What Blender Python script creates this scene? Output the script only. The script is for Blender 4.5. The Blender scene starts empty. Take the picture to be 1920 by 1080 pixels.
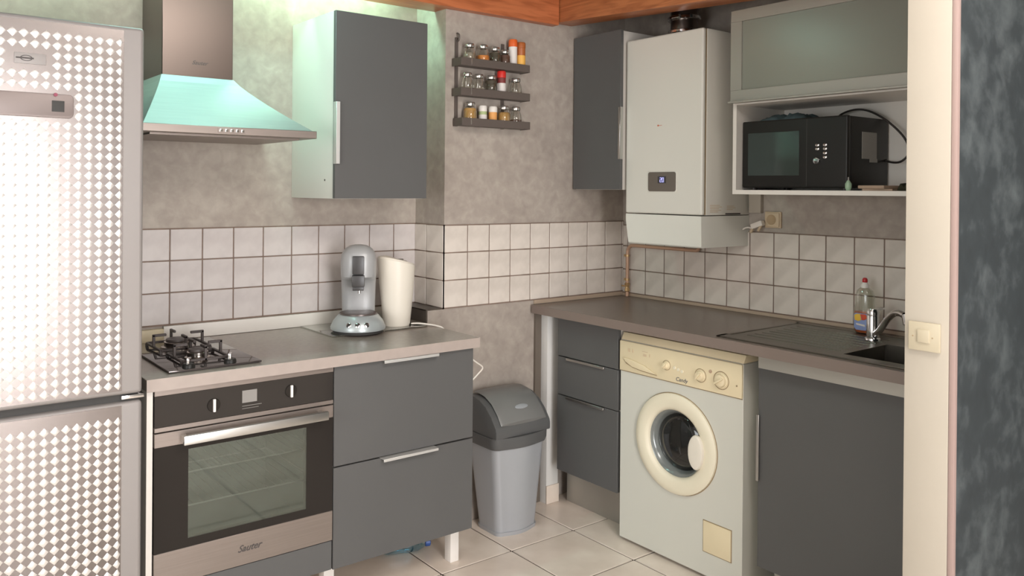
import bpy, bmesh, math, random
from mathutils import Vector, Matrix
random.seed(7)
SC = bpy.context.scene
COL = SC.collection
PI = math.pi

# ------------------------------------------------------------------ camera
f_px, px_px, py_px = 1526.47, 875.09, 359.33
yaw, pitch, roll = -0.637, -0.0036, 0.0079
c, s = math.cos(yaw), math.sin(yaw)
fwd = Vector((-s, c, 0)); rt = Vector((c, s, 0)); upv = Vector((0, 0, 1))
f2 = fwd*math.cos(pitch) + upv*math.sin(pitch); u2 = upv*math.cos(pitch) - fwd*math.sin(pitch)
r3 = rt*math.cos(roll) + u2*math.sin(roll); u3 = u2*math.cos(roll) - rt*math.sin(roll)
cam_d = bpy.data.cameras.new('camera'); cam = bpy.data.objects.new('camera', cam_d); COL.objects.link(cam)
cam_d.sensor_width = 36; cam_d.lens = 36*f_px/1920; cam_d.shift_x = (960-px_px)/1920; cam_d.shift_y = -(540-py_px)/1920
cam_d.clip_start = 0.05
m = Matrix((( r3.x, u3.x, -f2.x, -1.8949), (r3.y, u3.y, -f2.y, -2.5083), (r3.z, u3.z, -f2.z, 1.4713), (0, 0, 0, 1)))
cam.matrix_world = m
SC.camera = cam

# ------------------------------------------------------------------ light and exposure
SC.view_settings.view_transform = 'Standard'; SC.view_settings.look = 'None'
SC.view_settings.gamma = 1; SC.view_settings.use_curve_mapping = False
SC.view_settings.exposure = 0.03
w = bpy.data.worlds.new('daylight'); SC.world = w; w.use_nodes = True
w.node_tree.nodes['Background'].inputs[0].default_value = (0.86, 0.93, 1.0, 1)
w.node_tree.nodes['Background'].inputs[1].default_value = 3.0

def area(name, loc, target, sx, sy, power, col, spread=None):
    d = bpy.data.lights.new(name, 'AREA'); d.shape = 'RECTANGLE'; d.size = sx; d.size_y = sy
    d.energy = power; d.color = col
    if spread: d.spread = spread
    o = bpy.data.objects.new(name, d); COL.objects.link(o); o.location = loc
    o.rotation_euler = (Vector(target) - Vector(loc)).to_track_quat('-Z', 'Y').to_euler()
    return o
area('left_balcony_door_daylight', (-1.35, -4.55, 1.12), (-1.35, 0, 1.12), 1.15, 2.1, 118, (0.99, 0.98, 1.0))

area('added_side_fill', (-3.33, -1.5, 1.45), (0.0, -0.9, 1.3), 1.3, 1.2, 27, (0.97, 0.98, 1.0))  # added fill from the left; no window is known there
area('added_overhead_fill', (-0.55, -2.3, 2.55), (-0.45, -2.0, 0), 0.9, 0.9, 34, (1.0, 0.94, 0.89))  # added soft fill from above, out of view and without a fixture
area('tube_lamp_light', (-0.42, 0.53, 2.42), (-0.42, 0.50, 1.6), 0.75, 0.06, 7.5, (0.50, 1.0, 0.76))
area('second_tube_lamp_light', (-1.55, 0.53, 2.40), (-1.55, 0.50, 1.6), 0.8, 0.06, 5, (0.52, 1.0, 0.78))
area('hood_tube_lamp_light', (-0.93, 0.16, 2.40), (-0.93, 0.24, 1.7), 0.7, 0.06, 6.0, (0.50, 1.0, 0.90))

# ------------------------------------------------------------------ materials
def lin(v):
    v /= 255.0
    return v/12.92 if v <= 0.04045 else ((v+0.055)/1.055)**2.4
def rgb(r, g, b): return (lin(r), lin(g), lin(b), 1)

def mat(name, col, rough=0.5, metal=0.0, var=0.0, scale=20.0, bump=0.0, bscale=80.0, col2=None, emit=None, coat=0.0, stretch=None, spec=None, detail=5.0, contrast=(0.3, 0.7)):
    mt = bpy.data.materials.new(name); mt.use_nodes = True
    nt = mt.node_tree; p = nt.nodes['Principled BSDF']
    p.inputs['Base Color'].default_value = col; p.inputs['Roughness'].default_value = rough
    p.inputs['Metallic'].default_value = metal
    if spec is not None: p.inputs['Specular IOR Level'].default_value = spec
    if coat: p.inputs['Coat Weight'].default_value = coat; p.inputs['Coat Roughness'].default_value = 0.06
    if emit: p.inputs['Emission Color'].default_value = emit[0]; p.inputs['Emission Strength'].default_value = emit[1]
    tc = mp = None
    if var or bump:
        tc = nt.nodes.new('ShaderNodeTexCoord'); mp = nt.nodes.new('ShaderNodeMapping')
        nt.links.new(tc.outputs['Object'], mp.inputs[0])
        if stretch: mp.inputs['Scale'].default_value = stretch
    if var:
        n = nt.nodes.new('ShaderNodeTexNoise'); n.inputs['Scale'].default_value = scale; n.inputs['Detail'].default_value = detail
        nt.links.new(mp.outputs[0], n.inputs['Vector'])
        r = nt.nodes.new('ShaderNodeValToRGB')
        r.color_ramp.elements[0].position = contrast[0]; r.color_ramp.elements[1].position = contrast[1]
        if col2 is None:
            a = tuple(x*(1-var) for x in col[:3]) + (1,); b = tuple(min(1, x*(1+var)) for x in col[:3]) + (1,)
        else: a, b = col, col2
        r.color_ramp.elements[0].color = a; r.color_ramp.elements[1].color = b
        nt.links.new(n.outputs['Fac'], r.inputs[0]); nt.links.new(r.outputs[0], p.inputs['Base Color'])
    if bump:
        n2 = nt.nodes.new('ShaderNodeTexNoise'); n2.inputs['Scale'].default_value = bscale; n2.inputs['Detail'].default_value = 4
        nt.links.new(mp.outputs[0], n2.inputs['Vector'])
        bp = nt.nodes.new('ShaderNodeBump'); bp.inputs['Strength'].default_value = bump; bp.inputs['Distance'].default_value = 0.004
        nt.links.new(n2.outputs['Fac'], bp.inputs['Height']); nt.links.new(bp.outputs[0], p.inputs['Normal'])
    return mt

def thin_glass(name, tint, refl=0.08, rough=0.03, mirror=(1, 1, 1, 1)):
    mt = bpy.data.materials.new(name); mt.use_nodes = True; nt = mt.node_tree
    nt.nodes.clear(); out = nt.nodes.new('ShaderNodeOutputMaterial')
    t = nt.nodes.new('ShaderNodeBsdfTransparent'); t.inputs[0].default_value = tint
    g = nt.nodes.new('ShaderNodeBsdfGlossy'); g.inputs['Roughness'].default_value = rough; g.inputs['Color'].default_value = mirror
    lw = nt.nodes.new('ShaderNodeLayerWeight'); lw.inputs['Blend'].default_value = 0.35
    ma = nt.nodes.new('ShaderNodeMath'); ma.operation = 'MULTIPLY_ADD'; ma.inputs[1].default_value = 0.6; ma.inputs[2].default_value = refl
    nt.links.new(lw.outputs['Facing'], ma.inputs[0])
    mx = nt.nodes.new('ShaderNodeMixShader')
    nt.links.new(ma.outputs[0], mx.inputs[0]); nt.links.new(t.outputs[0], mx.inputs[1]); nt.links.new(g.outputs[0], mx.inputs[2])
    nt.links.new(mx.outputs[0], out.inputs[0])
    return mt

def plaster(name, dark, mid, light, scale=2.6, streak=1.0):
    """troweled wall paint: two noises give soft clouds and finer trowel streaks"""
    mt = mat(name, mid, 0.75, bump=0.12, bscale=30)
    nt = mt.node_tree; p = nt.nodes['Principled BSDF']
    tc = nt.nodes.new('ShaderNodeTexCoord')
    n1 = nt.nodes.new('ShaderNodeTexNoise'); n1.inputs['Scale'].default_value = scale; n1.inputs['Detail'].default_value = 9
    n1.inputs['Roughness'].default_value = 0.68; n1.inputs['Distortion'].default_value = 0.35
    n2 = nt.nodes.new('ShaderNodeTexNoise'); n2.inputs['Scale'].default_value = scale*9; n2.inputs['Detail'].default_value = 8
    n2.inputs['Distortion'].default_value = 0.4*streak
    for n in (n1, n2): nt.links.new(tc.outputs['Object'], n.inputs['Vector'])
    ad = nt.nodes.new('ShaderNodeMath'); ad.operation = 'MULTIPLY_ADD'; ad.inputs[1].default_value = 0.45*streak
    nt.links.new(n2.outputs['Fac'], ad.inputs[0])
    sc = nt.nodes.new('ShaderNodeMath'); sc.operation = 'MULTIPLY'; sc.inputs[1].default_value = 1-0.45*streak
    nt.links.new(n1.outputs['Fac'], sc.inputs[0]); nt.links.new(sc.outputs[0], ad.inputs[2])
    r = nt.nodes.new('ShaderNodeValToRGB'); e = r.color_ramp.elements
    e[0].position = 0.34; e[0].color = dark; e[1].position = 0.68; e[1].color = light
    k = e.new(0.5); k.color = mid
    nt.links.new(ad.outputs[0], r.inputs[0]); nt.links.new(r.outputs[0], p.inputs['Base Color'])
    return mt

def wood(name, a, b, axis=0, rough=0.45):
    mt = mat(name, a, rough); nt = mt.node_tree; p = nt.nodes['Principled BSDF']
    tc = nt.nodes.new('ShaderNodeTexCoord'); mp = nt.nodes.new('ShaderNodeMapping')
    st = [9, 9, 9]; st[axis] = 0.9; mp.inputs['Scale'].default_value = st
    n = nt.nodes.new('ShaderNodeTexNoise'); n.inputs['Scale'].default_value = 4; n.inputs['Detail'].default_value = 8; n.inputs['Distortion'].default_value = 1.2
    r = nt.nodes.new('ShaderNodeValToRGB'); r.color_ramp.elements[0].color = b; r.color_ramp.elements[1].color = a
    r.color_ramp.elements[0].position = 0.35; r.color_ramp.elements[1].position = 0.62
    nt.links.new(tc.outputs['Object'], mp.inputs[0]); nt.links.new(mp.outputs[0], n.inputs['Vector'])
    nt.links.new(n.outputs['Fac'], r.inputs[0]); nt.links.new(r.outputs[0], p.inputs['Base Color'])
    return mt

M = {}
M['plaster'] = plaster('warm grey troweled plaster', rgb(150, 139, 130), rgb(165, 154, 144), rgb(182, 172, 161))
M['plaster_blue'] = plaster('blue grey troweled plaster', rgb(36, 41, 43), rgb(46, 52, 54), rgb(88, 94, 95), 1.7, 0.8)
M['white_wall'] = mat('white wall paint', rgb(214, 212, 208), 0.8, bump=0.06)
M['ceiling_wood'] = wood('dark ceiling boards', rgb(84, 64, 50), rgb(56, 42, 33), 0, 0.7)
M['tile'] = mat('pale marbled tile', rgb(190, 181, 178), 0.4, var=1, scale=9, col2=rgb(206, 198, 194), contrast=(0.35, 0.6), bump=0.03, bscale=12, spec=0.3)
M['tile_warm'] = mat('cream marbled tile', rgb(200, 190, 180), 0.22, var=1, scale=9, col2=rgb(218, 208, 198), contrast=(0.35, 0.6), bump=0.03, bscale=12)
M['grout'] = mat('brown grout', rgb(128, 108, 96), 0.9, var=0.15, scale=30)
M['floor_tile'] = mat('beige floor tile', rgb(214, 199, 185), 0.26, var=1, scale=5, col2=rgb(234, 221, 208), bump=0.05, bscale=25)
M['floor_grout'] = mat('dark floor grout', rgb(62, 50, 43), 1.0, spec=0.05)
M['cab'] = mat('satin slate grey front', rgb(90, 89, 88), 0.42, var=0.03, scale=3, spec=0.3)
M['cab_edge'] = mat('slate grey front edge', rgb(88, 90, 93), 0.5)
M['white_lam'] = mat('white laminate', rgb(222, 216, 208), 0.45)
M['leg_white'] = mat('white square leg', rgb(232, 226, 220), 0.4)
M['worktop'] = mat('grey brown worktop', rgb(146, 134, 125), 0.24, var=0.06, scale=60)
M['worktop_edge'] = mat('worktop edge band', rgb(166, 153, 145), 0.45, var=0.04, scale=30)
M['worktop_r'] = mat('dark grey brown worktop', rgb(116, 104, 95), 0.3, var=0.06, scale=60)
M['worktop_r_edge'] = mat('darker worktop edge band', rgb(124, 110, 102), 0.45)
M['lam_and_shade'] = mat('laminate top and side shade', rgb(78, 70, 63), 0.4)  # laminate tone, also the painted shade on the low box's left face
M['alu'] = mat('brushed aluminium', rgb(200, 198, 194), 0.35, 1.0)
M['alu_white'] = mat('pale metal bar handle', rgb(222, 220, 216), 0.4, 0.6)
M['alu_frame'] = mat('matt aluminium frame', rgb(172, 168, 160), 0.45, 0.6)
M['steel'] = mat('brushed stainless steel', rgb(150, 139, 132), 0.42, 0.8, var=0.05, scale=6, stretch=(1, 1, 40))
M['hood_steel'] = mat('brushed hood steel', rgb(160, 166, 163), 0.5, 0.6, var=0.03, scale=6, stretch=(1, 1, 30))
M['chimney_steel'] = mat('polished chimney steel', rgb(112, 101, 95), 0.28, 1.0)
M['sink_steel'] = mat('worn sink steel', rgb(126, 120, 111), 0.36, 0.9, var=0.08, scale=30)
M['chrome'] = mat('chrome', rgb(225, 225, 225), 0.1, 1.0)
M['fridge_skin'] = mat('silver fridge door', rgb(150, 144, 141), 0.55, 0.3)
M['fridge_low'] = mat('brushed silver ground of the pattern', rgb(124, 116, 112), 0.24, 0.7)
M['fridge_dia'] = mat('bright brushed diamonds', rgb(232, 228, 224), 0.32, 0.6)
M['fridge_handle'] = mat('smoked metal handle plate', rgb(128, 116, 112), 0.4, 0.3)
M['grey_plastic'] = mat('grey plastic', rgb(120, 118, 116), 0.45)
M['dark_gap'] = mat('shadow grey rubber', rgb(60, 58, 56), 0.7)
M['black_gloss'] = mat('black gloss glass', rgb(54, 50, 47), 0.1, spec=0.25)
M['black'] = mat('black plastic', rgb(32, 30, 28), 0.4, spec=0.3)
M['black_matt'] = mat('matt black cast iron', rgb(76, 68, 65), 0.45)
M['oven_black'] = mat('oven black enamel glass', rgb(46, 42, 39), 0.16, spec=0.12)
M['oven_in'] = mat('oven cavity enamel', rgb(130, 138, 134), 0.4)
M['oven_pane'] = thin_glass('tinted mirror oven pane', (0.72, 0.76, 0.74, 1), 0.16, 0.05, (0.62, 0.70, 0.67, 1))
M['hob_glass'] = mat('smoked glass hob plate', rgb(92, 84, 82), 0.06, 0.6)
M['burner'] = mat('satin burner metal', rgb(170, 162, 155), 0.25, 1.0)
M['wm_white'] = mat('enamel white', rgb(206, 204, 194), 0.4)
M['wm_cream'] = mat('yellowed cream plastic', rgb(226, 210, 176), 0.45, var=0.03, scale=8)
M['wm_ring'] = mat('cream door ring plastic', rgb(230, 221, 198), 0.4)
M['wm_line'] = mat('printed grey brown', rgb(150, 130, 100), 0.6)
M['wm_text'] = mat('printed dark blue grey', rgb(92, 94, 104), 0.6)
M['wm_drum'] = mat('dark drum glass', rgb(34, 34, 33), 0.06, 0.0, coat=0.3)
M['wm_seal'] = mat('grey rubber seal', rgb(120, 124, 122), 0.2, 0.1, coat=0.4)
M['boiler'] = mat('boiler white enamel', rgb(218, 215, 206), 0.32)
M['boiler_pl'] = mat('boiler lower cover', rgb(220, 219, 210), 0.38)
M['boiler_disp'] = mat('boiler control plate', rgb(104, 96, 88), 0.4)
M['lcd'] = mat('blue backlit display', rgb(60, 60, 110), 0.3, emit=(rgb(80, 82, 150), 0.25))
M['lcd_digit'] = mat('pale display digits', rgb(190, 190, 230), 0.4, emit=(rgb(190, 190, 235), 0.7))
M['red'] = mat('faded red print', rgb(196, 110, 80), 0.5)
M['frost'] = mat('frosted glass', rgb(134, 136, 126), 0.24, 0.1, var=0.03, scale=2)
M['beam'] = wood('varnished orange beam', rgb(196, 116, 74), rgb(162, 90, 54), 0, 0.35)
M['beam_y'] = wood('varnished orange beam along the sink wall', rgb(186, 116, 72), rgb(152, 88, 52), 1, 0.35)
M['post'] = mat('cream painted wall end', rgb(172, 163, 149), 0.7, var=0.02, scale=4, bump=0.05)
M['pink'] = mat('pinkish corner bead', rgb(152, 130, 123), 0.7)
M['switch'] = mat('ivory switch plastic', rgb(176, 165, 142), 0.4)
M['socket'] = mat('beige socket plastic', rgb(206, 184, 154), 0.45)
M['socket_d'] = mat('socket well', rgb(176, 150, 118), 0.5)
M['copper'] = mat('painted copper pipe', rgb(196, 158, 132), 0.4, 0.2)
M['brass'] = mat('brass valve', rgb(200, 166, 120), 0.35, 0.7)
M['bin'] = mat('silver grey plastic', rgb(166, 168, 172), 0.38, 0.2)
M['bin_lid'] = mat('anthracite plastic', rgb(86, 86, 86), 0.42)
M['bin_flap'] = mat('anthracite flap', rgb(118, 117, 115), 0.3)
M['coffee'] = mat('silver grey coffee machine plastic', rgb(172, 172, 172), 0.38, 0.2)
M['coffee_base'] = mat('silver coffee machine base', rgb(176, 182, 182), 0.32, 0.35)
M['coffee_dark'] = mat('dark coffee spout', rgb(58, 56, 56), 0.35)
M['tray'] = mat('brown grey drip tray', rgb(104, 94, 90), 0.3, 0.4)
M['kettle'] = mat('ivory kettle plastic', rgb(226, 218, 204), 0.4)
M['kettle_h'] = mat('grey kettle handle', rgb(182, 172, 160), 0.4)
M['cord'] = mat('white flex', rgb(232, 224, 214), 0.5)
M['black_cord'] = mat('black flex', rgb(44, 38, 34), 0.5)
M['board'] = thin_glass('glass worktop saver', (0.84, 0.86, 0.82, 1), 0.12, 0.08)
M['rack'] = mat('dark taupe rack', rgb(92, 82, 76), 0.5)
M['glass'] = thin_glass('jar glass', (0.92, 0.92, 0.89, 1), 0.04)
M['clear_plastic'] = thin_glass('clear bottle plastic', (0.84, 0.85, 0.80, 1), 0.05, 0.12)
M['lid_metal'] = mat('silver jar lid', rgb(206, 202, 196), 0.25, 0.9)
def flat(n, c_, r=0.6, **k): M[n] = mat(n, rgb(*c_), r, **k)
flat('ochre spice', (176, 136, 76)); flat('orange spice', (206, 126, 50)); flat('dark herbs', (74, 66, 52)); flat('brown spice', (92, 66, 54))
flat('olive herbs', (120, 112, 88)); flat('grey leaves', (140, 128, 112)); flat('orange lid', (222, 98, 40), 0.4); flat('yellow label', (236, 178, 84)); flat('white label', (222, 214, 208))
flat('red lid', (206, 48, 40), 0.4); flat('white lid', (228, 222, 214), 0.4); flat('green label', (168, 182, 130)); flat('orange label', (226, 160, 90)); flat('dark red spice', (120, 50, 46))
flat('brown cap', (170, 96, 50), 0.4)
flat('orange soap', (204, 98, 48), 0.2); flat('blue label', (140, 156, 200)); flat('yellow patch', (236, 190, 70)); flat('red patch', (214, 84, 54)); flat('red cap', (184, 40, 44), 0.35)
flat('beige wood', (206, 192, 162), 0.5); flat('green plastic', (150, 176, 148), 0.3); flat('paper', (150, 130, 114), 0.8); flat('olive cloth', (84, 82, 62), 0.8)
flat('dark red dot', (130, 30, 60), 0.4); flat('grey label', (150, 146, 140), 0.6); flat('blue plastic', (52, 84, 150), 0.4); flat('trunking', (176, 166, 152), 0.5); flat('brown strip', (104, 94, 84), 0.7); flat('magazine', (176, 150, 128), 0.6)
flat('dark mark', (74, 68, 66), 0.6); flat('seal strip', (176, 156, 136), 0.6); flat('oven display', (140, 136, 132), 0.3); flat('micro window', (58, 66, 62), 0.08)
M['bag'] = mat('crumpled bluish plastic bag', rgb(128, 150, 156), 0.25, var=0.2, scale=20)
M['blue_bottle'] = thin_glass('pale blue bottle plastic', (0.35, 0.72, 0.86, 1), 0.12, 0.1)

# ------------------------------------------------------------------ mesh helpers
class B:
    def __init__(s): s.bm = bmesh.new()
    def _add(s, t, sm=False):
        for f in t.faces: f.smooth = sm
        me = bpy.data.meshes.new('t'); t.to_mesh(me); t.free(); s.bm.from_mesh(me); bpy.data.meshes.remove(me); return s
    def box(s, x0, x1, y0, y1, z0, z1, bev=0.0, seg=2, rot=None, taper=None):
        t = bmesh.new(); bmesh.ops.create_cube(t, size=1)
        for v in t.verts:
            k = v.co.copy()
            v.co = Vector(((x0+x1)/2 + k.x*(x1-x0), (y0+y1)/2 + k.y*(y1-y0), (z0+z1)/2 + k.z*(z1-z0)))
            if taper and k.z < 0:
                v.co.x = (x0+x1)/2 + (v.co.x-(x0+x1)/2)*taper; v.co.y = (y0+y1)/2 + (v.co.y-(y0+y1)/2)*taper
        if bev: bmesh.ops.bevel(t, geom=list(t.edges), offset=bev, segments=seg, profile=0.6, affect='EDGES', clamp_overlap=True)
        if rot:
            cc, ax, an = rot; bmesh.ops.rotate(t, cent=cc, matrix=Matrix.Rotation(an, 3, ax), verts=t.verts)
        return s._add(t, bool(bev))
    def cyl(s, p0, p1, r0, r1=None, seg=24, caps=True):
        p0 = Vector(p0); p1 = Vector(p1); d = p1-p0; r1 = r0 if r1 is None else r1
        t = bmesh.new(); bmesh.ops.create_cone(t, cap_ends=caps, segments=seg, radius1=max(r0, 1e-5), radius2=max(r1, 1e-5), depth=d.length)
        q = d.to_track_quat('Z', 'Y').to_matrix().to_4x4()
        bmesh.ops.transform(t, matrix=Matrix.Translation((p0+p1)/2) @ q, verts=t.verts)
        return s._add(t, True)
    def lathe(s, o, prof, axis=(0, 0, 1), seg=28, sx=1.0, sy=1.0):
        t = bmesh.new(); rings = []
        for r, z in prof:
            if r < 1e-6: rings.append([t.verts.new((0, 0, z))])
            else: rings.append([t.verts.new((sx*r*math.cos(2*PI*i/seg), sy*r*math.sin(2*PI*i/seg), z)) for i in range(seg)])
        for a, b in zip(rings, rings[1:]):
            for i in range(seg):
                j = (i+1) % seg
                if len(a) == 1 and len(b) == 1: continue
                if len(a) == 1: t.faces.new((a[0], b[j], b[i]))
                elif len(b) == 1: t.faces.new((a[i], a[j], b[0]))
                else: t.faces.new((a[i], a[j], b[j], b[i]))
        bmesh.ops.recalc_face_normals(t, faces=t.faces)
        q = Vector(axis).to_track_quat('Z', 'Y').to_matrix().to_4x4()
        if tuple(axis) == (0, 0, 1): q = Matrix.Identity(4)
        bmesh.ops.transform(t, matrix=Matrix.Translation(Vector(o)) @ q, verts=t.verts)
        return s._add(t, True)
    def tube(s, pts, r, seg=10, smooth=3):
        P = [Vector(p) for p in pts]
        if smooth and len(P) > 2:
            Q = []
            for i in range(len(P)-1):
                a = P[max(i-1, 0)]; b = P[i]; c_ = P[i+1]; d = P[min(i+2, len(P)-1)]
                n = smooth*2
                for k in range(n):
                    u = k/n
                    Q.append(0.5*((2*b) + (c_-a)*u + (2*a-5*b+4*c_-d)*u*u + (-a+3*b-3*c_+d)*u**3))
            Q.append(P[-1]); P = Q
        t = bmesh.new(); rings = []; nrm = None
        for i, p in enumerate(P):
            d = (P[min(i+1, len(P)-1)] - P[max(i-1, 0)]).normalized()
            if nrm is None: nrm = d.orthogonal().normalized()
            nrm = (nrm - d*nrm.dot(d)).normalized(); b = d.cross(nrm)
            rings.append([t.verts.new(p + r*(math.cos(2*PI*k/seg)*nrm + math.sin(2*PI*k/seg)*b)) for k in range(seg)])
        for a, b in zip(rings, rings[1:]):
            for k in range(seg): t.faces.new((a[k], a[(k+1) % seg], b[(k+1) % seg], b[k]))
        t.faces.new(rings[0][::-1]); t.faces.new(rings[-1])
        bmesh.ops.recalc_face_normals(t, faces=t.faces)
        return s._add(t, True)
    def loft(s, rings, caps=True, smooth=True):
        t = bmesh.new(); R = [[t.verts.new(p) for p in r] for r in rings]; n = len(R[0])
        for a, b in zip(R, R[1:]):
            for k in range(n): t.faces.new((a[k], a[(k+1) % n], b[(k+1) % n], b[k]))
        if caps: t.faces.new(R[0][::-1]); t.faces.new(R[-1])
        bmesh.ops.recalc_face_normals(t, faces=t.faces)
        return s._add(t, smooth)
    def prism(s, poly, axis, a, b, bev=0.0, smooth=False):
        """poly of 2-D points in the plane across axis ('x': (y,z), 'y': (x,z), 'z': (x,y))"""
        def P(u, v, k): return {'x': (k, u, v), 'y': (u, k, v), 'z': (u, v, k)}[axis]
        t = bmesh.new(); A = [t.verts.new(P(u, v, a)) for u, v in poly]; Bv = [t.verts.new(P(u, v, b)) for u, v in poly]
        n = len(poly)
        for k in range(n): t.faces.new((A[k], A[(k+1) % n], Bv[(k+1) % n], Bv[k]))
        t.faces.new(A[::-1]); t.faces.new(Bv); bmesh.ops.recalc_face_normals(t, faces=t.faces)
        if bev: bmesh.ops.bevel(t, geom=list(t.edges), offset=bev, segments=2, profile=0.6, affect='EDGES', clamp_overlap=True)
        return s._add(t, smooth or bool(bev))

def rootloc(o):
    v = Vector((0, 0, 0))
    while o: v += o.location; o = o.parent
    return v

def part(name, b, mt, parent=None, label=None, kind=None, local=False):
    me = bpy.data.meshes.new(name)
    if not local and parent:
        bmesh.ops.translate(b.bm, verts=b.bm.verts, vec=-rootloc(parent))
    b.bm.to_mesh(me); b.bm.free()
    if any(p.use_smooth for p in me.polygons): me.set_sharp_from_angle(angle=math.radians(38))
    me.materials.append(M[mt]); o = bpy.data.objects.new(name, me); COL.objects.link(o)
    if parent: o.parent = parent
    if label: o['label'] = label
    if kind: o['kind'] = kind
    return o

def thing(name, label, cat, loc, group=None, rotz=0):
    o = bpy.data.objects.new(name, None); COL.objects.link(o); o.location = loc; o.rotation_euler = (0, 0, rotz)
    o.empty_display_size = 0.05
    o['label'] = label; o['category'] = cat
    if group: o['group'] = group
    return o

def single(name, b, mt, label, cat, group=None, base=None):
    if base: bmesh.ops.translate(b.bm, verts=b.bm.verts, vec=-Vector(base))
    o = part(name, b, mt); o['label'] = label; o['category'] = cat
    if group: o['group'] = group
    if base: o.location = base
    return o

def struct(name, b, mt, label=None):
    o = part(name, b, mt, None, label); o['kind'] = 'structure'; return o

def text(name, body, size, loc, normal, mt, parent, shear=0.0, sx=1.0, bold=0.0):
    """flat lettering standing on a face; normal is '-y' or '-x'"""
    cu = bpy.data.curves.new(name, 'FONT'); cu.body = body; cu.size = size; cu.shear = shear; cu.extrude = 0.0004; cu.offset = bold
    cu.align_x = 'CENTER'; cu.align_y = 'CENTER'; cu.resolution_u = 3
    tmp = bpy.data.objects.new('tmp', cu); COL.objects.link(tmp)
    dg = bpy.context.evaluated_depsgraph_get(); me = bpy.data.meshes.new_from_object(tmp.evaluated_get(dg))
    bpy.data.objects.remove(tmp)
    R = Matrix.Rotation(PI/2, 4, 'X')
    if normal == '-x': R = Matrix.Rotation(-PI/2, 4, 'Z') @ R
    me.transform(Matrix.Translation(Vector(loc)-rootloc(parent)) @ R @ Matrix.Diagonal((sx, 1, 1, 1)))
    me.materials.clear(); me.materials.append(M[mt])
    o = bpy.data.objects.new(name, me); COL.objects.link(o); o.parent = parent
    return o

# ================================================================== THE SETTING
XC, YA, YM, XM = 1.236, 0.60, 0.372, 0.117      # sink wall, hob wall, pier front, pier left side
H = 2.62
T, G = 0.1192, 0.0042                            # wall tile pitch and joint

floor = struct('floor', B().box(-3.4, 2.6, -4.8, 0.62, -0.12, -0.004), 'floor_grout')
ft = None
FP = 0.345
def floor_tile(x0, x1, y0, y1):
    return B().box(x0+0.0036, x1-0.0036, y0+0.0036, y1-0.0036, -0.006, 0.0, 0.0012, 1)
ft_mesh = None
for i in range(-10, 7):
    for j in range(-14, 2):
        x0 = 0.228 + FP*i; y0 = 0.035 + FP*j
        if x0 < -3.3 or x0 > 2.3 or y0 < -4.7: continue
        if ft_mesh is None:
            o = part('tile', floor_tile(0, FP, 0, FP), 'floor_tile', floor); ft_mesh = o.data
        else:
            o = bpy.data.objects.new('tile', ft_mesh); COL.objects.link(o); o.parent = floor
        o.location = (x0, y0, random.uniform(-0.0003, 0.0003))

wall_left = struct('wall_left', B().box(-3.4, XM, YA, YA+0.12, 0, H), 'plaster')
wall_middle = struct('wall_middle', B().box(XM, XC, YM, YA+0.12, 0, H), 'plaster')
wall_right = struct('wall_right', B().box(XC, XC+0.12, -1.55, YA+0.12, 0, H), 'plaster')
struct('wall_far_left', B().box(-3.52, -3.4, -4.8, -2.2, 0, H).box(-3.52, -3.4, -0.8, YA+0.12, 0, H).box(-3.52, -3.4, -2.2, -0.8, 0, 0.8).box(-3.52, -3.4, -2.2, -0.8, 2.1, H), 'white_wall')
wn = struct('window_added', B().box(-3.48, -3.42, -2.2, -2.14, 0.8, 2.1).box(-3.48, -3.42, -0.86, -0.8, 0.8, 2.1).box(-3.48, -3.42, -2.14, -0.86, 0.8, 0.86).box(-3.48, -3.42, -2.14, -0.86, 2.04, 2.1).box(-3.48, -3.42, -1.53, -1.47, 0.86, 2.04), 'white_lam')  # unseen window, added to go with the left fill light
part('pane', B().box(-3.452, -3.448, -2.14, -1.53, 0.86, 2.04), 'clear_plastic', wn)
part('pane', B().box(-3.452, -3.448, -1.47, -0.86, 0.86, 2.04), 'clear_plastic', wn)
struct('wall_partition', B().box(0.165, 2.6, -1.659, -1.550, 0, H), 'plaster_blue')
struct('wall_far_right', B().box(2.6, 2.72, -4.8, -1.55, 0, H), 'plaster_blue')
wr = B()
wr.box(-3.4, -1.95, -4.8, -4.68, 0, H).box(-0.75, 2.6, -4.8, -4.68, 0, H)
wr.box(-1.95, -0.75, -4.8, -4.68, 2.2, H)
struct('wall_rear', wr, 'white_wall')
struct('ceiling', B().box(-3.4, 2.6, -4.8, -0.9, H, H+0.1), 'white_wall')
struct('trim_7', B().box(-3.4, 2.6, -0.9, YA+0.12, H-0.02, H+0.08), 'ceiling_wood', 'dark boarded ceiling over the kitchen')
# balcony doors behind the camera, the source of the daylight
for nm, xa, xb in (('window_1', -1.95, -0.75),):
    fr = B(); xm = (xa+xb)/2
    for x in (xa, xm-0.03, xb-0.06): fr.box(x, x+0.06, -4.78, -4.72, 0, 2.2, 0.004)
    for z in (0.0, 2.14): fr.box(xa, xb, -4.78, -4.72, z, z+0.06, 0.004)
    wn = struct(nm, fr, 'white_lam')
    part('pane', B().box(xa+0.06, xm-0.03, -4.752, -4.748, 0.06, 2.14), 'clear_plastic', wn)
    part('pane', B().box(xm+0.03, xb-0.06, -4.752, -4.748, 0.06, 2.14), 'clear_plastic', wn)

# cream wall end with its pinkish corner bead
we = struct('trim_1', B().box(0.15, 0.165, -1.649, -1.548, 0, H, 0.002), 'post', 'cream painted end of the partition wall')
part('corner_bead', B().box(0.150, 0.166, -1.663, -1.649, 0, H, 0.004), 'pink', we, 'pinkish corner edge')

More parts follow.
